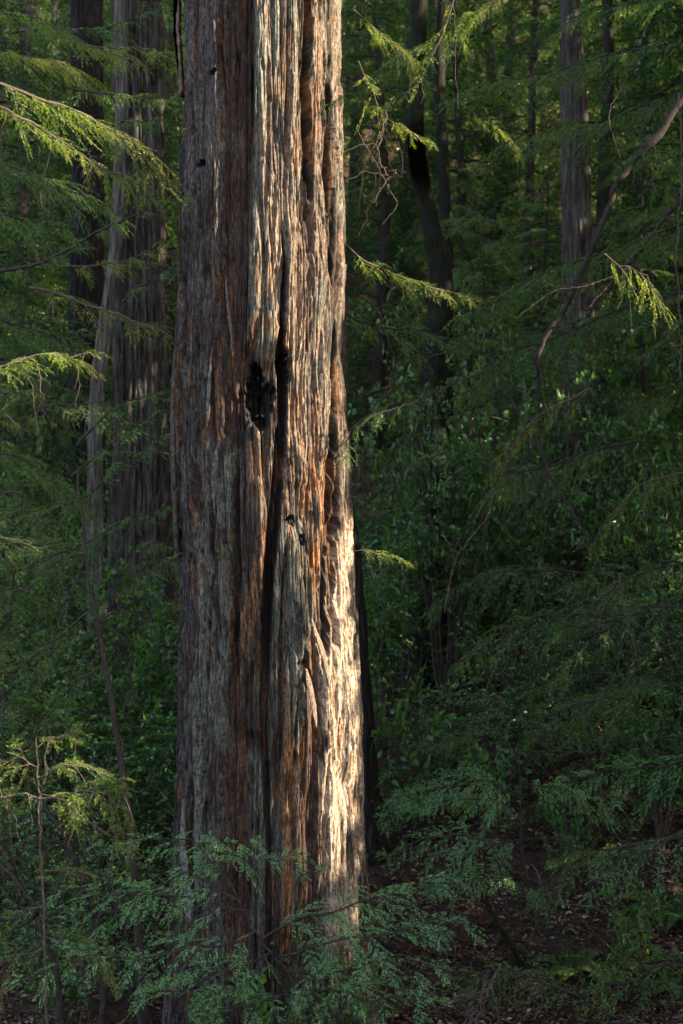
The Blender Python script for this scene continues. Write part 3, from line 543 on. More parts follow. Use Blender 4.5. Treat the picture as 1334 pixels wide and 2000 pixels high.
 ('grey-green spray low at the right edge over the litter', [(1400,1620,8.6),(1320,1640,8.6),(1240,1670,8.6),(1160,1730,8.6)], GB, dict(tw=.4, spacing=.09)),
 ('pale green spray beside the foot of the charred trunk', [(960,1640,9),(890,1630,9),(820,1640,9),(750,1670,9)], GB, dict(tw=.36, spacing=.08)),
]
for i, (lab, pts, mt, kw) in enumerate(BR): branch(lab, pts, mt, 100 + i, **kw)

# ---------------------------------------------------------------- saplings (stem > branches > foliage)
def sapling(label, stem, mat, seed, brs, r0=.02, r1=.006, wood=None, name='redwood_sapling'):
    rng = np.random.default_rng(seed); q = to3(stem); base = q[-1].copy()
    root = empty(name, base, label, 'sapling', 'young redwoods in front of and behind the big trunk')
    T = Tubes(); c = catmull(q - base, 40); c += (rng.random(c.shape) - .5) * .012; T.add(c, np.linspace(r1, r0, 40), 8); kid(root, 'stem', T.mesh('stem', wood or M_twig))
    for k, (pts, kw) in enumerate(brs):
        kw = dict(kw); m2 = kw.pop('mat', mat); nl = kw.pop('nl', .019); nw = kw.pop('nw', .0062)
        if m2 is M_needle_blue: nl, nw = .022, .0062
        T = Tubes(); ND = Needles(); p = to3(pts) - base; grow(p, rng, T, ND, **kw)
        b = kid(root, 'branch', T.mesh('branch', wood or M_twig)); kid(b, 'foliage', ND.build('foliage', m2, rng, nl=nl, nw=nw, step=.0095))
    return root
sapling('slender sapling with sunlit yellowish sprays at the left edge, low down', [(70,1440,6.9),(76,1560,6.9),(80,1650,6.9),(86,1780,6.9),(92,2050,6.9)], M_needle_yel, 300, [
    ([(78,1560,6.9),(20,1550,6.9),(-60,1570,6.8)], dict(tw=.3, r0=.006)), ([(78,1560,6.9),(140,1545,6.9),(200,1560,6.8),(260,1590,6.8)], dict(tw=.3, r0=.006)),
    ([(76,1520,6.9),(130,1490,6.9),(190,1500,7),(240,1530,7)], dict(tw=.26, r0=.005)), ([(74,1500,6.9),(30,1480,6.9),(-40,1490,7)], dict(tw=.3, r0=.005)),
    ([(78,1550,6.9),(150,1580,6.7),(200,1620,6.6),(250,1670,6.5)], dict(tw=.14, r0=.005, spacing=.1)), ([(71,1460,6.9),(100,1440,6.9),(140,1430,6.9)], dict(tw=.16, r0=.004)),
    ([(86,1770,6.9),(30,1785,6.9),(-40,1790,6.9)], dict(tw=.24, r0=.005, spacing=.09)), ([(84,1700,6.9),(140,1700,6.9),(200,1730,6.9)], dict(tw=.2, r0=.005, spacing=.1)),
    ([(88,1850,6.9),(20,1870,6.8),(-50,1900,6.8)], dict(tw=.34, r0=.005)), ([(88,1830,6.9),(160,1850,6.8),(220,1890,6.8)], dict(tw=.3, r0=.005))], r0=.009, r1=.003)
sapling('young redwood spreading bluish sprays across the foot of the big trunk', [(452,1730,7.1),(520,1850,7.1),(585,1920,7.1),(660,1990,7.1),(700,2080,7.1)], M_needle_blue, 310, [
    ([(480,1780,7.1),(400,1760,7.1),(300,1750,7.1),(180,1735,7.2),(80,1730,7.3)], dict(roll=.3, tw=.42, spacing=0.105, r0=.01)),
    ([(470,1760,7.1),(380,1710,7.2),(330,1720,7.2),(240,1780,7.3),(130,1850,7.3)], dict(roll=.3, tw=.3, spacing=0.122, r0=.008)),
    ([(455,1735,7.1),(420,1660,7.3),(480,1680,7.4),(560,1675,7.4),(630,1700,7.4)], dict(roll=.3, tw=.26, spacing=0.096, r0=.006)),
    ([(500,1820,7.1),(400,1850,6.8),(280,1870,6.7),(150,1880,6.6),(40,1920,6.5)], dict(roll=.3, tw=.42, spacing=0.105, r0=.009)),
    ([(510,1835,7.1),(600,1790,7.1),(700,1770,7.1),(800,1740,7.1),(890,1720,7.1)], dict(roll=.3, tw=.46, spacing=0.078, r0=.009)),
    ([(540,1870,7.1),(640,1840,7),(740,1820,6.9),(840,1800,6.9),(920,1790,6.9)], dict(roll=.3, tw=.46, spacing=0.087, r0=.009)),
    ([(560,1900,7.1),(660,1890,6.9),(760,1880,6.8),(860,1900,6.7)], dict(roll=.3, tw=.4, spacing=0.105, r0=.008)),
    ([(530,1860,7.1),(450,1900,6.8),(360,1930,6.6),(260,1960,6.5)], dict(roll=.3, tw=.42, spacing=0.112, r0=.008)),
    ([(590,1925,7.1),(520,1960,6.8),(430,1985,6.6),(320,2010,6.5)], dict(roll=.3, tw=.4, spacing=0.112, r0=.008)),
    ([(600,1930,7.1),(700,1950,6.8),(800,1960,6.6),(900,1990,6.5)], dict(roll=.3, tw=.4, spacing=0.122, r0=.008)),
    ([(440,1715,7.1),(370,1640,7.3),(290,1635,7.4),(200,1650,7.5)], dict(roll=.3, tw=.24, spacing=0.122, r0=.006)),
    ([(445,1720,7.1),(390,1655,7.2),(440,1645,7.2),(500,1640,7.2)], dict(roll=.3, tw=.1, spacing=0.087, r0=.004))], r0=.016, r1=.005, wood=M_darkwood)
sapling('layered young redwood right of the charred trunk, with a dark bent stem', [(1012,1470,9.6),(1018,1560,9.6),(1020,1660,9.6),(1045,1770,9.6),(1080,1850,9.6),(1115,1930,9.6),(1140,2080,9.6)], M_needle_blue, 320, [
    ([(1013,1480,9.6),(960,1430,9.6),(890,1440,9.7),(800,1460,9.8)], dict(tw=.3, spacing=.055, r0=.006, mat=M_needle)),
    ([(1018,1560,9.6),(940,1515,9.6),(850,1540,9.6),(740,1595,9.6)], dict(tw=.36, spacing=.05, r0=.007)),
    ([(1018,1580,9.6),(930,1560,9.5),(840,1570,9.5),(770,1560,9.5)], dict(tw=.34, spacing=.055, r0=.006)),
    ([(1016,1530,9.6),(1090,1540,9.6),(1150,1560,9.7),(1210,1565,9.8)], dict(tw=.36, spacing=.055, r0=.006)),
    ([(1020,1640,9.6),(1100,1640,9.5),(1180,1680,9.5),(1250,1720,9.6)], dict(tw=.36, spacing=.07, r0=.006, mat=M_needle)),
    ([(1020,1640,9.6),(960,1650,9.5),(900,1680,9.4),(840,1730,9.4)], dict(tw=.34, spacing=.06, r0=.006)),
    ([(1014,1500,9.6),(1060,1440,9.7),(1130,1420,9.8),(1210,1430,9.9)], dict(tw=.36, spacing=.055, r0=.006, mat=M_needle)),
    ([(1012,1470,9.6),(1010,1400,9.7),(960,1360,9.8),(900,1350,9.9)], dict(tw=.28, spacing=.06, r0=.005, mat=M_needle)),
    ([(1045,1770,9.6),(1000,1720,9.4),(930,1720,9.3),(850,1740,9.2)], dict(tw=.3, spacing=.06, r0=.006)),
    ([(1060,1800,9.6),(1130,1860,9.4),(1200,1900,9.3),(1290,1920,9.2)], dict(tw=.26, spacing=.11, r0=.006, mat=M_needle)),
    ([(1110,1920,9.6),(1030,1900,9.2),(960,1930,9.0),(870,1950,8.9)], dict(tw=.3, spacing=.08, r0=.006, mat=M_needle))], r0=.02, r1=.006, wood=M_darkwood)
sapling('dead-topped leaning sapling between the left trunks and the big redwood', [(150,920,8.3),(160,1010,8.3),(172,1120,8.3),(200,1260,8.3),(222,1400,8.3),(245,1540,8.3),(258,1660,8.3),(268,1790,8.3),(275,1920,8.3),(280,2080,8.3)], M_needle, 330, [
    ([(160,1000,8.3),(110,980,8.4),(40,1000,8.5),(-40,990,8.6)], dict(tw=.3, spacing=.12, r0=.008)),
    ([(165,1080,8.3),(110,1100,8.2),(50,1140,8.1),(-30,1170,8)], dict(tw=.12, spacing=.2, r0=.011)),
    ([(165,1090,8.3),(130,1180,8.2),(100,1250,8.1),(70,1320,8)], dict(tw=.2, spacing=.18, r0=.009)),
    ([(180,1190,8.3),(120,1240,8.2),(50,1290,8.1),(-30,1330,8)], dict(tw=.36, spacing=.1, r0=.008)),
    ([(190,1220,8.3),(230,1180,8.2),(290,1130,8.1),(346,1085,8.1)], dict(tw=.14, spacing=.2, r0=.006)),
    ([(205,1290,8.3),(150,1330,8.2),(90,1400,8.1),(30,1470,8)], dict(tw=.34, spacing=.1, r0=.008)),
    ([(225,1420,8.3),(260,1330,8.3),(240,1300,8.3),(280,1360,8.3)], dict(tw=.05, spacing=.3, r0=.004))], r0=.036, r1=.008, wood=M_darkwood)

# ---------------------------------------------------------------- bare dead limbs
def dead_limb(label, main, seed, side=(), r0=.03, r1=.006, mat=None, name='dead_branch', cat='branch', group='bare dead limbs'):
    rng = np.random.default_rng(seed); q = to3(main); base = q[0].copy(); c = catmull(q - base, 60); c += np.stack([fbm(np.linspace(0, 6, 60), np.full(60, 3.0 + j), seed) - .5 for j in range(3)], 1) * .02 + np.stack([fbm(np.linspace(0, 17, 60), np.full(60, 8.0 + j), seed, 3) - .5 for j in range(3)], 1) * (.03 + 1.2 * r0)
    T = Tubes(); T.add(c, np.linspace(r0, r1, 60) * (.85 + .3 * rng.random(60)), 9)
    for s in range(14):
        i = rng.integers(6, 58); d = unit(rng.normal(size=3)); L = .1 + .35 * rng.random(); u = np.linspace(0, 1, 9)[:, None]
        t = c[i] + d * L * u + (rng.random((9, 3)) - .5) * .03; t[:, 2] -= .3 * L * u[:, 0] ** 2; T.add(t, np.linspace(r1 * .7, .0012, 9), 4)
    root = empty(name, base, label, cat, group); kid(root, 'limb', T.mesh('limb', mat or M_darkwood))
    for pts, a, b in side:
        T = Tubes(); c2 = catmull(to3(pts) - base, 40); c2[1:] += (rng.random((39, 3)) - .5) * .012; T.add(c2, np.linspace(a, b, 40), 6); kid(root, 'twig', T.mesh('twig', mat or M_darkwood))
    return root
dead_limb('long sinuous dead limb coming down from the right edge and trailing to mid height', [(1410,100,9.0),(1334,190,9.0),(1285,262,9.0),(1250,300,9.0),(1218,345,9.0),(1195,380,9.0),(1168,455,9.0),(1140,530,9.0),(1100,605,9.0),(1066,670,9.0),(1052,730,9.0),(1052,830,9.0),(1064,910,9.0),(1100,975,9.0),(1140,1035,9.0),(1155,1090,9.0)], 400,
    [([(1220,340,9.0),(1190,230,9.1),(1215,170,9.1),(1250,110,9.1)], .007, .003), ([(1090,590,9.0),(1140,520,8.9),(1160,440,8.9)], .008, .004), ([(1098,972,9.0),(1070,1010,9.0),(1060,1090,9.0),(1062,1150,9.0),(1065,1280,9.0)], .006, .002), ([(1052,850,9.0),(1030,900,9.0),(1020,960,9.0),(1010,1050,9.0)], .004, .002), ([(1100,975,9.0),(1085,1040,9.0),(1040,1090,9.0),(980,1110,9.0)], .005, .002)], r0=.034, r1=.007)
dead_limb('dead fork below the long sinuous limb, entering at the right edge', [(1420,320,9.3),(1334,385,9.3),(1270,470,9.3),(1220,520,9.3),(1165,590,9.3),(1110,650,9.3)], 401,
    [([(1200,540,7.9),(1140,560,7.9),(1080,570,7.9),(1010,620,7.9)], .008, .003), ([(1190,555,7.9),(1150,600,7.9),(1130,640,7.9)], .006, .003)], r0=.024, r1=.007)
dead_limb('thin wiry stem hanging down along the right edge', [(1326,180,7),(1332,300,7),(1328,420,7),(1322,560,7),(1330,660,7),(1326,740,7)], 402, r0=.005, r1=.003, mat=M_twig)
dead_limb('looping bare twig with a brown tip right of the big trunk near the top', [(755,215,8.5),(745,270,8.5),(742,320,8.5),(765,345,8.5),(775,330,8.5)], 403, [([(700,260,8.6),(735,320,8.6),(760,370,8.6),(775,400,8.6),(745,440,8.6)], .004, .002)], r0=.006, r1=.003, mat=M_twig)
dead_limb('pale forked twig hanging by the left edge below the yellowish spray', [(72,700,7),(80,760,7),(84,790,7),(90,812,7),(102,838,7)], 404, [([(82,780,7),(70,815,7),(66,838,7)], .004, .002), ([(84,790,7),(60,800,7),(50,812,7)], .003, .0015)], r0=.005, r1=.002, mat=M_twig)
dead_limb('tall mossy snapped pole leaning among the lower right sprays', [(905,1628,9.7),(925,1690,9.7),(950,1760,9.7),(985,1820,9.7),(1012,1870,9.7),(1040,1960,9.7),(1060,2060,9.7)], 405, r0=.014, r1=.03, mat=M_mossy, name='broken_snag', cat='snag')
dead_limb('dark leaning pole at lower left behind the sunlit sapling', [(78,1560,8.8),(110,1610,8.8),(140,1670,8.8),(165,1725,8.8),(185,1800,8.8),(200,1900,8.8),(205,2040,8.8)], 406, r0=.016, r1=.03, name='leaning_pole', cat='pole')
dead_limb('dark slanting stick at the left edge low down', [(-20,1660,8.4),(40,1730,8.4),(80,1800,8.4),(110,1900,8.4),(125,2050,8.4)], 407, r0=.014, r1=.024, name='leaning_pole', cat='pole')
dead_limb('pale grey forked stick poking up at the bottom edge right of centre', [(975,1885,7.4),(955,1930,7.4),(930,1970,7.4),(905,2020,7.4)], 408, [([(955,1895,7.3),(945,1930,7.3),(935,1965,7.3)], .006, .008)], r0=.006, r1=.011, mat=M_twig)
dead_limb('arching grey twig over the leaf litter at lower right', [(1040,1690,9.0),(1080,1760,9.0),(1150,1770,9.0),(1230,1800,9.0),(1330,1860,9.0)], 409, [([(1110,1765,9.0),(1160,1820,9.0),(1220,1880,9.0),(1290,1960,9.0)], .005, .003)], r0=.008, r1=.004, mat=M_twig)
dead_limb('pale peeling twig crossing the hanging bark at the foot of the big trunk', [(410,1740,7.3),(425,1790,7.3),(440,1830,7.3),(425,1850,7.3)], 410, [([(425,1790,7.3),(380,1820,7.3),(300,1850,7.3),(220,1880,7.2)], .005, .003), ([(410,1830,7.2),(370,1870,7.2),(340,1930,7.1),(320,1990,7)], .005, .003)], r0=.007, r1=.004, mat=M_twig)
dead_limb('bare twig curving upwards left of the big trunk at a quarter of the height', [(352,515,8.8),(325,560,8.8),(318,590,8.8),(322,625,8.8)], 411, r0=.005, r1=.003, mat=M_twig)
dead_limb('crooked thin twigs hanging in the middle of the right side', [(930,1010,8.6),(960,960,8.6),(950,1010,8.6),(905,1070,8.6),(880,1120,8.6),(870,1200,8.6)], 412, [([(1000,1240,8.5),(960,1320,8.5),(940,1380,8.5)], .003, .002)], r0=.005, r1=.003, mat=M_twig)
dead_limb('tangle of bare grey twigs at the right side below mid height', [(1210,1120,8.4),(1220,1200,8.4),(1240,1260,8.4),(1235,1330,8.4)], 413, [([(1220,1200,8.4),(1280,1250,8.4),(1320,1330,8.4)], .004, .002), ([(1150,1250,8.4),(1120,1310,8.4),(1090,1380,8.4)], .004, .002), ([(1200,1140,8.4),(1170,1220,8.4),(1180,1300,8.4)], .003, .002)], r0=.006, r1=.003, mat=M_twig)

# ---------------------------------------------------------------- leafy shrubs
def leaves_mesh(name, c, d, nr, L, wid, mat, fold=.25):
    d = unit(d); nr = unit(nr); s = unit(np.cross(d, nr)); u = np.cross(s, d); L = L[:, None]; wd = L * wid
    b = c; t = c + d * L; f = u * wd * fold
    l1 = c + d * L * .3 + s * wd * .45 + f; l2 = c + d * L * .72 + s * wd * .36 + f * .8
    r1 = c + d * L * .3 - s * wd * .45 + f; r2 = c + d * L * .72 - s * wd * .36 + f * .8
    t = t - u * L * .08
    V = np.stack([b, l1, l2, t, r2, r1], 1).reshape(-1, 3); n = len(c); o = (np.arange(n) * 6)[:, None]
    Fc = np.concatenate([o + np.array([0, 1, 2, 3]), o + np.array([0, 3, 4, 5])])
    return mesh_np(name, V, Fc, mat)
def shrub_meshes(seed, h=1.6, r=.9, stems=9, leaf=.045, mat=None, per=11, subs=16, flat=.6):
    rng = np.random.default_rng(seed); T = Tubes(); C, D, NR, LL = [], [], [], []
    for s in range(stems):
        az = rng.random() * 6.28; rr = r * (.35 + .65 * rng.random()); hh = h * (.5 + .5 * rng.random())
        end = np.array([math.cos(az) * rr, math.sin(az) * rr, hh]); mid = end * np.array([.35, .35, .6]) + rng.normal(size=3) * .05
        c = catmull([np.array([0, 0, -.1]), mid, end], 16); c[1:] += (rng.random((15, 3)) - .5) * .04; T.add(c, np.linspace(.014, .004, 16) * (h / 1.6), 5)
        for k in range(subs):
            p = c[rng.integers(5, 16)]; d = unit(np.array([rng.normal(), rng.normal(), .25 + .4 * rng.normal()])); L = (.18 + .32 * rng.random()) * (h / 1.6) ** .6
            u = np.linspace(0, 1, 5)[:, None]; tp = p + d * L * u; tp[:, 2] -= .1 * L * u[:, 0] ** 2; T.add(tp, np.linspace(.004, .0015, 5), 3)
            v = np.sort(rng.random(per)) * .9 + .12
            pb = p + d * L * v[:, None]; ld = unit(d + rng.normal(size=(per, 3)) * .9); ld[:, 2] *= .4
            C.append(pb + rng.normal(size=(per, 3)) * .01); D.append(ld); NR.append(np.array([0, 0, 1.0]) + rng.normal(size=(per, 3)) * flat); LL.append(leaf * (.6 + .8 * rng.random(per)))
    return T.mesh('stems', M_twig), leaves_mesh('leaves', np.concatenate(C), np.concatenate(D), np.concatenate(NR), np.concatenate(LL), .5, mat or M_broad)
SH = {
 'broad': [shrub_meshes(s, 1.7, 1.0, 12, .05, M_broad, 12, 24) for s in (1, 2, 3)],
 'fresh': [shrub_meshes(s, 1.5, .8, 12, .055, M_fresh, 12, 24) for s in (5, 6)],
 'low': [shrub_meshes(s, .5, .4, 6, .05, M_fresh, 8, 7) for s in (8, 9)],
}
SHRUBS = [ # px, py of crown centre, Y, kind, scale, label
 (290,1230,13.5,'fresh',1.15,'bright leafy shrub against the left side of the big trunk below mid height'),
 (255,1390,12.6,'fresh',1.1,'leafy shrub directly below the bright one left of the big trunk'),
 (310,1500,12.0,'fresh',.9,'shrub filling the gap by the big trunk above the hanging bark'),
 (190,1560,11.5,'broad',1.0,'dark shrub behind the lower part of the leaning sapling'),
 (60,1420,12.5,'broad',1.1,'gloomy shrub at the left edge above the sunlit sapling'),
 (40,1680,10.5,'broad',.8,'shadowed shrub at the left edge behind the leaning poles'),
 (230,1720,10.4,'broad',.75,'dark shrub between the leaning poles and the foot of the big trunk'),
 (120,1880,9.4,'broad',.7,'shaded shrub at the bottom left corner'),
 (110,905,17.5,'fresh',1.0,'sun-flecked shrub left of the black trunk at mid height'),
 (40,1180,15,'broad',1.3,'dim shrub at the left edge just below mid height'),
 (120,1260,14.5,'broad',1.1,'dim shrub below the pale buttress on the left'),
 (770,990,19,'fresh',1.15,'green shrub on the bank right beside the big trunk at mid height'),
 (800,1130,16.5,'broad',1.25,'shrub right of the charred trunk top'),
 (880,960,18.5,'fresh',1.2,'shrub on the bank below the mossy trunks'),
 (960,1060,16.8,'broad',1.3,'shrub in the centre of the right side'),
 (940,860,21,'broad',1.4,'shrub at the foot of the mossy trunks'),
 (1060,800,20,'broad',1.4,'shrub beside the dead limb at two fifths of the height'),
 (1180,720,20,'fresh',1.4,'leafy shrub at the base of the lichen-spotted fir'),
 (1290,680,21,'broad',1.5,'shrub at the right edge a third of the way down'),
 (1300,830,18,'fresh',1.35,'shrub at the right edge above mid height'),
 (1190,880,17.5,'broad',1.3,'shrub right of the hanging limb at mid height'),
 (1290,980,16,'broad',1.25,'shrub at the right edge at mid height'),
 (1130,1020,16,'broad',1.2,'shrub behind the trailing end of the dead limb'),
 (1230,1130,14.8,'broad',1.2,'dark shrub at right below mid height'),
 (1090,1180,14.8,'broad',1.1,'shrub behind the wiry hanging twigs'),
 (1320,1260,13.5,'broad',1.1,'dark shrub at the right edge above the ferns'),
 (1180,1330,13,'broad',1.0,'shrub above the low dim bough at right'),
 (860,1420,12.8,'broad',.8,'low shrub right of the charred trunk in front of the litter'),
 (1000,1330,13.4,'broad',.85,'shrub above the layered young redwood'),
 (735,1060,14.5,'fresh',.9,'bright shrub right against the edge of the big trunk at mid height'),
 (870,690,16,'broad',1.3,'shrub hiding the foot of the crooked mossy trunk'),
 (1000,930,15.5,'fresh',1.1,'pale green shrub in the middle of the right side'),
 (1090,700,17,'broad',1.3,'shrub left of the foot of the lichen-spotted fir'),
 (1240,930,14.5,'fresh',1.0,'brighter shrub right of the trailing dead limb'),
 (790,1400,12,'low',1.5,'low leafy plant right of the charred trunk, nearest to it'),
 (1290,1440,11.5,'fresh',.8,'shrub at the right edge behind the sword fern'),
 (1250,1760,9.4,'low',.9,'small bright seedling shrub on the leaf litter at lower right'),
 (1200,1800,9.1,'low',.7,'smaller seedling just left of the bright seedling shrub'),
 (1180,1905,8.7,'low',.45,'tiny yellowing plant on the litter near the bottom right'),
 (720,1990,7.6,'low',.8,'fresh leafy plant at the bottom edge under the blue sprays'),
 (470,1935,7.2,'low',.8,'sprout with pale yellow-green leaves in front of the trunk foot'),
 (640,1950,7.6,'broad',.35,'small glossy shrub in front of the trunk foot'),
 (960,1480,11.6,'low',1.1,'low leafy plant behind the layered young redwood'),
 (1130,1560,10.8,'low',1.0,'low plant right behind the layered young redwood'),
]
GROUPSH = 'leafy shrubs of the understorey'
cnt = 0
for i, (px, py, Y, kind, sc, lab) in enumerate(SHRUBS):
    st, lf = SH[kind][i % len(SH[kind])]; hh = {'broad': 1.7, 'fresh': 1.5, 'low': .5}[kind] * sc
    c = P(px, py, Y); g = float(gh(c[0], c[1])); zb = c[2] - hh * .55
    top = c[2] + hh * .45
    root = empty('shrub', (c[0], c[1], min(zb, c[2])), lab, 'shrub', GROUPSH)
    if zb > g + .05:      # tall leggy shrub: stretch so that its stems start on the ground
        root.location.z = g; root.scale = (sc, sc, sc * (top - g) / hh)
    else: root.location.z = max(g - .05, zb); root.scale = (sc,) * 3
    root.rotation_euler.z = i * 1.7
    kid(root, 'stems', st); kid(root, 'leaves', lf)

# ---------------------------------------------------------------- ferns
def fern(label, px, py, Y, seed, n=9, L=.6):
    rng = np.random.default_rng(seed); C, D, NR, LL = [], [], [], []; T = Tubes()
    for k in range(n):
        az = k / n * 6.28 + rng.random() * .5; d = np.array([math.cos(az), math.sin(az), 0]); Lk = L * (.7 + .5 * rng.random()); u = np.linspace(0, 1, 14)[:, None]
        c = d * Lk * u + np.array([0, 0, 1]) * Lk * (1.1 * u - .95 * u ** 2); T.add(c, np.linspace(.003, .001, 14), 3)
        for t in np.linspace(.12, .98, 34):
            p = np.array([np.interp(t, u[:, 0], c[:, j]) for j in range(3)]); tg = unit(np.array([np.interp(min(t + .05, 1), u[:, 0], c[:, j]) - np.interp(t - .05, u[:, 0], c[:, j]) for j in range(3)])); s = unit(np.cross(tg, [0, 0, 1.0]))
            for sg in (-1, 1): C.append(p); D.append(s * sg + tg * .3 - np.array([0, 0, .15])); NR.append(np.array([0, 0, 1]) + rng.normal(size=3) * .15); LL.append(L * .24 * math.sin(math.pi * min(t * .75 + .22, 1)) + .01)
    g = P(px, py, Y); root = empty('fern', (g[0], g[1], float(gh(g[0], g[1]))), label, 'fern', 'sword ferns on the litter')
    kid(root, 'rachis', T.mesh('rachis', M_twig)); kid(root, 'fronds', leaves_mesh('fronds', np.array(C), np.array(D), np.array(NR), np.array(LL), .16, M_needle, .1))
fern('sword fern at the right edge above the leaf litter', 1310, 1560, 10.2, 1, L=.5)
fern('sword fern at the lower right edge beside the seedlings', 1340, 1740, 9.2, 2, L=.4)
fern('fern half hidden behind the layered young redwood', 1120, 1700, 9.6, 3, L=.35)

# ---------------------------------------------------------------- trees of the middle distance and hillside
def crown_tree(seed, h=16, r0=.22, nb=70, spread=2.6, first=.04, sc=2.6):
    rng = np.random.default_rng(seed); T = Tubes(); ND = Needles(); zz = np.linspace(-.5, h, 30)
    c = np.stack([.12 * np.sin(zz * .5 + seed), .12 * np.cos(zz * .4 + seed), zz], 1); T.add(c, np.linspace(r0, .02, 30), 12)
    TT = Tubes()
    for k in range(nb):
        t = first + (1 - first) * (k + rng.random()) / nb; p = np.array([np.interp(t * h, zz, c[:, j]) for j in range(3)]); az = k * 2.4 + rng.random()
        L = spread * (1 - t * .8) * (.6 + .5 * rng.random()); d = np.array([math.cos(az), math.sin(az), .15]); u = np.linspace(0, 1, 4)[:, None]
        q = p + d * L * u; q[:, 2] -= .35 * L * u[:, 0] ** 2
        grow(q, rng, TT, ND, r0=.03, r1=.006, spacing=.09, tw=.4, sc=sc, start=.12, wisps=0, tube_twigs=False, sides=4, droop=.35)
    tm = T.mesh('trunk', M_darkwood); br = TT.mesh('limbs', M_darkwood)
    cr = ND.build('crown', M_far, rng, step=.036, nl=.085, nw=.026)
    return tm, br, cr
CT = [crown_tree(s, h, r, nb, sp) for s, h, r, nb, sp in ((1, 15, .2, 64, 2.8), (2, 18, .26, 74, 3.2), (3, 11, .14, 54, 2.4))]
FOR = [ # px, Y, variant, scale
 (40,24,0,1),(-60,18,1,.9),(120,29,1,1),(230,27,0,1.1),(330,31,1,1.1),(740,29,0,1),(800,34,1,1.1),(900,31,2,1.3),(960,38,1,1.1),(1040,29,0,1),(1180,27,1,1),(1260,31,0,1.1),(1340,25,2,1.3),(1400,21,0,1),
 (60,40,1,1.2),(180,42,0,1.3),(300,44,1,1.2),(420,40,0,1.2),(700,44,1,1.2),(850,46,0,1.3),(1000,48,1,1.3),(1120,42,0,1.2),(1230,46,1,1.3),(1330,40,1,1.2),
 (0,56,1,1.5),(140,60,0,1.6),(280,58,1,1.5),(680,60,0,1.6),(800,62,1,1.6),(930,58,0,1.6),(1060,62,1,1.6),(1180,58,1,1.5),(1300,62,0,1.7),(560,52,1,1.4),
]
def where(px):
    if px < 150: return 'near the left edge'
    if px < 345: return 'behind the left trunks'
    if px < 700: return 'mostly hidden behind the big redwood'
    if px < 830: return 'between the big redwood and the mossy trunks'
    if px < 1000: return 'behind the mossy trunks'
    if px < 1160: return 'behind the lichen-spotted fir'
    if px < 1290: return 'right of the lichen-spotted fir'
    return 'at the right edge'
seen = {}
ordn = ['nearest', 'second nearest', 'third nearest', 'fourth nearest', 'fifth nearest', 'sixth nearest', 'seventh nearest']
for i, (px, Y, v, sc) in enumerate(sorted(FOR, key=lambda a: a[1])):
    x = (px - 667) / F * Y; wv = where(px); k = seen.get(wv, 0); seen[wv] = k + 1
    root = empty('forest_tree', (x, Y, float(gh(x, Y)) - .2), 'far slope conifer %s, %s there' % (wv, ordn[k]), 'tree', 'conifers on the far slope')
    root.scale = (sc,) * 3; root.rotation_euler.z = i * 2.1
    a, b, c = CT[v]; kid(root, 'trunk', a); cr = kid(root, 'crown', c); kid(root, 'limbs', b)

def young_tree(seed, h=4.5, nb=34, spread=1.5, sc=1.25, mat=None):
    rng = np.random.default_rng(seed); T = Tubes(); ND = Needles(); TT = Tubes(); zz = np.linspace(-.3, h, 24)
    c = np.stack([.1 * np.sin(zz + seed), .1 * np.cos(zz * .8 + seed), zz], 1); T.add(c, np.linspace(.045, .008, 24), 8)
    for k in range(nb):
        t = .06 + .92 * (k + rng.random()) / nb; p = np.array([np.interp(t * h, zz, c[:, j]) for j in range(3)]); az = k * 2.4 + rng.random()
        L = spread * (1 - t * .75) * (.6 + .5 * rng.random()); d = np.array([math.cos(az), math.sin(az), .2]); u = np.linspace(0, 1, 4)[:, None]
        q = p + d * L * u; q[:, 2] -= .4 * L * u[:, 0] ** 2
        grow(q, rng, TT, ND, r0=.012, r1=.003, spacing=.09, tw=.36, sc=sc, start=.1, sides=4, droop=.35, roll=.3)
    return T.mesh('stem', M_darkwood), TT.mesh('branches', M_twig), ND.build('foliage', mat or M_needle, rng, step=.014, nl=.034, nw=.0095)
YT = [young_tree(901), young_tree(902, 3.2, 28, 1.3), young_tree(903, 6, 44, 1.9)]
for i, (px, Y, v, sc, lab) in enumerate([
    (30,12.5,0,1.0,'young conifer in deep shade by the left edge'), (110,19,2,1,'young conifer behind the black trunk on the left'), (-20,15,2,1.1,'taller young conifer rising at the left edge'),
    (330,14.5,1,1,'small young conifer tucked behind the left side of the big trunk'), (60,22,2,1.2,'far young conifer left of the black trunk'),
     (950,19,2,1.2,'young conifer between the mossy trees and the fir'),
     (1060,22,2,1.3,'far young conifer uphill, just left of the lichen-spotted fir'), 
     (1260,19,2,1.4,'taller young conifer in the upper right shade'), (1350,17,2,1.3,'young conifer half outside the right edge'),
    (880,24,2,1.3,'young conifer behind the mossy trees'),  (1150,12,1,.9,'small young conifer behind the low dim bough')]):
    x = (px - 667) / F * Y; root = empty('young_tree', (x, Y, float(gh(x, Y)) - .1), lab, 'tree', 'young conifers of the understorey'); root.scale = (sc,) * 3; root.rotation_euler.z = i * 2.3
    a, b, c = YT[v]; kid(root, 'stem', a); bb = kid(root, 'branches', b); kid(root, 'foliage', c)

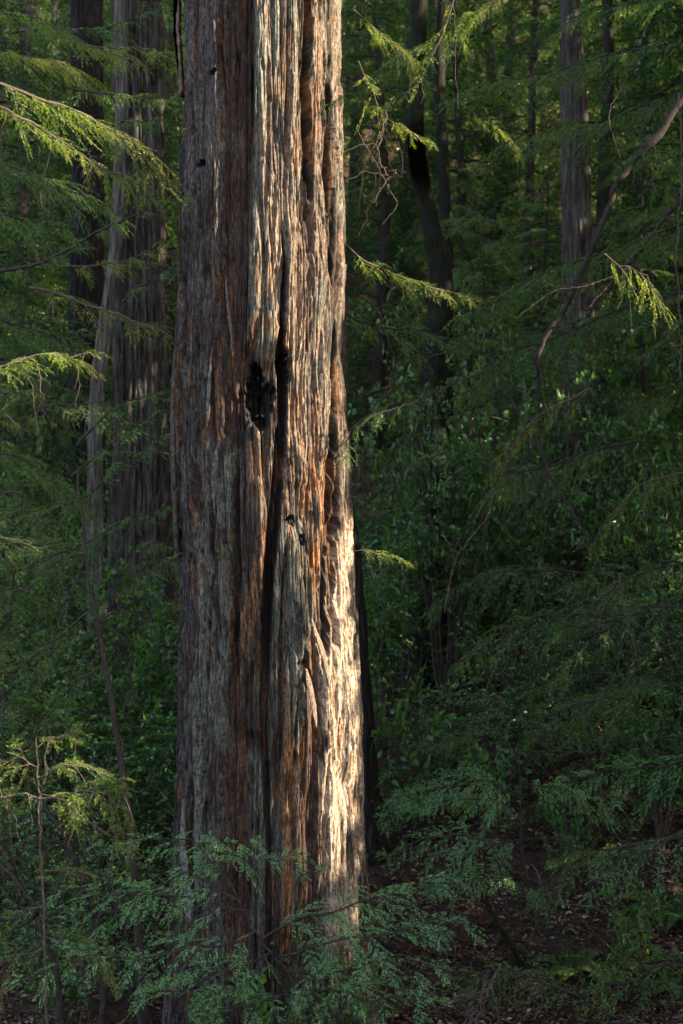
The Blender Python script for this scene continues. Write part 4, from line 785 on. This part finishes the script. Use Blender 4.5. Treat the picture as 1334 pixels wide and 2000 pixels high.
# ---------------------------------------------------------------- unseen trees added on the sunny side, crowns shaped to shade the place
e1 = unit(np.cross(SUN, [0, 0, 1.0])); e2 = np.cross(e1, SUN)
def pr(p): p = np.asarray(p, float); return np.stack([p @ e1, p @ e2], -1)
WIN = [  # gaps cut in the added crowns so sun reaches chosen spots: (px,py,Y) - (px,py,Y), radius m, kept fraction
 ((600,-150,8.5),(600,520,8.5),.42,.0), ((615,520,8.5),(625,760,8.5),.32,.03), ((640,760,8.5),(655,1060,8.6),.25,.1), ((664,1130,8.5),(670,1540,8.5),.15,.0), ((660,1540,8.5),(665,1740,8.5),.1,.45),
 ((600,1050,8.4),(560,1700,8.4),.18,.45), ((40,190,7.6),(150,270,7.8),.36,.0), ((10,715,7.2),(130,700,7.3),.26,.0), ((-40,40,9),(200,60,9.5),.2,.25), ((60,560,9.4),(300,640,9.2),.1,.15), ((680,480,9.8),(930,590,9.8),.14,.15), ((880,0,12),(1000,60,12),.3,.0), ((720,40,11),(850,200,13),.3,.1), ((1180,500,7.6),(1300,600,7.6),.16,.0), ((40,1530,6.9),(220,1560,6.9),.2,.1),
 ((700,170,8),(860,260,8.6),.26,.0), ((940,220,11.5),(1010,290,11.5),.16,.1), ((820,570,9.8),(900,590,9.8),.09,.1), ((985,1245,19),(880,1300,17),.34,.05), ((105,890,17),(120,930,17),.2,.2),
 ((1230,540,7.6),(1280,590,7.6),.1,.2), ((720,1078,9.6),(770,1085,9.6),.05,.1), ((850,20,20),(990,80,20),.4,.1), ((700,-20,16),(780,160,16),.35,.25), ((1040,20,24),(1150,60,24),.4,.3), ((1150,700,17),(1320,680,17),.3,.6), ((850,870,17),(950,820,17),.25,.55), ((720,1000,17),(780,960,17),.2,.5), ((680,60,11),(800,60,11),.25,.3), ((860,840,18),(880,870,18),.15,.2),((1240,1040,14),(1260,1060,14),.07,.1),
 ((250,60,10),(330,120,10),.18,.2), ((20,120,12),(200,150,12),.22,.35), ((0,330,11.5),(60,440,11.5),.16,.3), ((100,60,9.9),(200,50,9.9),.1,.2), ((60,230,7.4),(120,270,7.4),.14,.05)]
WP = [(pr(P(*a)), pr(P(*b)), r, kf) for a, b, r, kf in WIN]
def sunmask(p, rng):
    q = pr(p); keep = np.ones(len(p), bool)
    for a, b, r, kf in WP:
        ab = b - a; t = np.clip(((q - a) @ ab) / max(ab @ ab, 1e-9), 0, 1); d = np.linalg.norm(q - (a + t[:, None] * ab), axis=1)
        keep &= ~((d < r + .16) & (rng.random(len(p)) > kf))
    return keep
rng = np.random.default_rng(77); SHT = []
k = 0
for row in range(2):
    for y in np.arange(1.5 if row == 0 else -1.5, 46, 5.2):
        x = max(6.5, .292 * y + 4.6) + row * 5.5 + rng.random() * 1.2; yy = y + rng.random() * 1.5 - x * .25
        SHT.append((x, yy))
hs = np.array([SUN[0], SUN[1]]) / math.hypot(SUN[0], SUN[1])
LINES = [(-.25, 8.5), (-.55, 8.3), (-.1, 8.7), (-2.0, 7.6), (-2.0, 7.0)]
for k, (x, y) in enumerate(SHT):
    for _ in range(12):      # no stem stands in the way of the sunbeams that reach the big trunk
        for lx, ly in LINES:
            cr = (x - lx) * hs[1] - (y - ly) * hs[0]
            if abs(cr) < .62: y += .5 if cr < 0 else -.5
    if x < .292 * y + 3.4: x = .292 * y + 3.6
    g = float(gh(x, y)); h = (30 if y < 9 else 24) + 6 * rng.random(); T = Tubes(); zz = np.linspace(-.3, h, 12)
    root = empty('shade_tree', (x, y, g), 'tall tree added outside the picture to shade the scene from the right', 'tree', 'shade trees added outside the picture on the right')
    T.add(np.stack([zz * 0, zz * 0, zz], 1), np.linspace(.3, .04, 12), 10); kid(root, 'trunk', T.mesh('trunk', M_brownbark))
    n = 9000 if y < 14.5 else 4600; az = rng.random(n) * 6.283; rad = np.sqrt(rng.random(n)) * 3.0; hz = h * (.03 + .97 * rng.random(n))
    c = np.stack([np.cos(az) * rad, np.sin(az) * rad, hz], 1)
    wpos = c + np.array([x, y, g]); keep = sunmask(wpos, rng) & (wpos[:, 0] > .30 * np.maximum(wpos[:, 1], 0) + 1.0)
    c = c[keep]; n = len(c); d = unit(np.stack([np.cos(az[keep]), np.sin(az[keep]), -.4 + .4 * rng.normal(size=n)], 1) + .6 * rng.normal(size=(n, 3)))
    nrm = rng.normal(size=(n, 3)) * .8 + SUN
    kid(root, 'crown', leaves_mesh('crown', c - d * .17, d, nrm, .28 + .2 * rng.random(n), .75, M_far))

# ---------------------------------------------------------------- uncountable cover: litter, twigs, undergrowth
def scatter(n, seed, y0, y1, dens=None):
    rng = np.random.default_rng(seed); y = y0 + (y1 - y0) * rng.random(n) ** 1.4; x = (rng.random(n) * 2 - 1) * (.32 * y + .6)
    if dens is not None: k = rng.random(n) < dens(x, y); x, y = x[k], y[k]
    return rng, x, y
rng, x, y = scatter(110000, 5, 7.2, 34, lambda x, y: fbm(x * 1.6, y * 1.6, 93) > .28); n = len(x); z = gh(x, y) + .012 + .03 * rng.random(n)
az = rng.random(n) * 6.28; d = np.stack([np.cos(az), np.sin(az), .25 * rng.normal(size=n)], 1)
tag(link('leaf_litter', leaves_mesh('leaf_litter', np.stack([x, y, z], 1), d, np.array([0, 0, 1.0]) + .35 * rng.normal(size=(n, 3)), .02 + .065 * rng.random(n) ** 1.6, .45, M_litter, .5)), 'brown dry leaf litter covering the forest floor', 'leaf litter', kind='stuff')
T = Tubes(); rng, x, y = scatter(2200, 6, 7.4, 20)
for a, b in zip(x, y):
    L = .1 + .5 * rng.random() ** 2; t = rng.random() * 6.28; u = np.linspace(0, 1, 4)[:, None]; q = np.array([a, b, 0]) + np.array([math.cos(t), math.sin(t), 0]) * L * u + (rng.random((4, 3)) - .5) * .04; q[:, 2] = gh(q[:, 0], q[:, 1]) + .02 + .04 * rng.random(4); T.add(q, .002 + .004 * rng.random(), 3)
tag(link('fallen_twigs', T.mesh('fallen_twigs', M_twig)), 'fallen twigs strewn over the leaf litter', 'twigs', kind='stuff')
rng, x, y = scatter(2600, 7, 12, 75, lambda x, y: np.where(y < 16, .25, 1) * (fbm(x * .5, y * .3, 90) > .42) * ~((np.abs(x - .034 * y) < .03 * y) & (y > 22) & (y < 32)))
C, D, NR, LL = [], [], [], []
for a, b in zip(x, y):
    m = 46; s = .45 + .02 * b; o = rng.normal(size=(m, 3)) * np.array([s, s, s * .6]) * .6; c = np.array([a, b, 0]) + o; c[:, 2] = gh(c[:, 0], c[:, 1]) + np.abs(o[:, 2]) + .05
    C.append(c); D.append(rng.normal(size=(m, 3))); NR.append(np.array([0, 0, 1.0]) + .6 * rng.normal(size=(m, 3))); LL.append((.04 + .0028 * b) * (.7 + .7 * rng.random(m)))
tag(link('undergrowth', leaves_mesh('undergrowth', np.concatenate(C), np.concatenate(D), np.concatenate(NR), np.concatenate(LL), .6, M_broad)), 'dense green undergrowth carpeting the rising slope', 'undergrowth', kind='stuff')
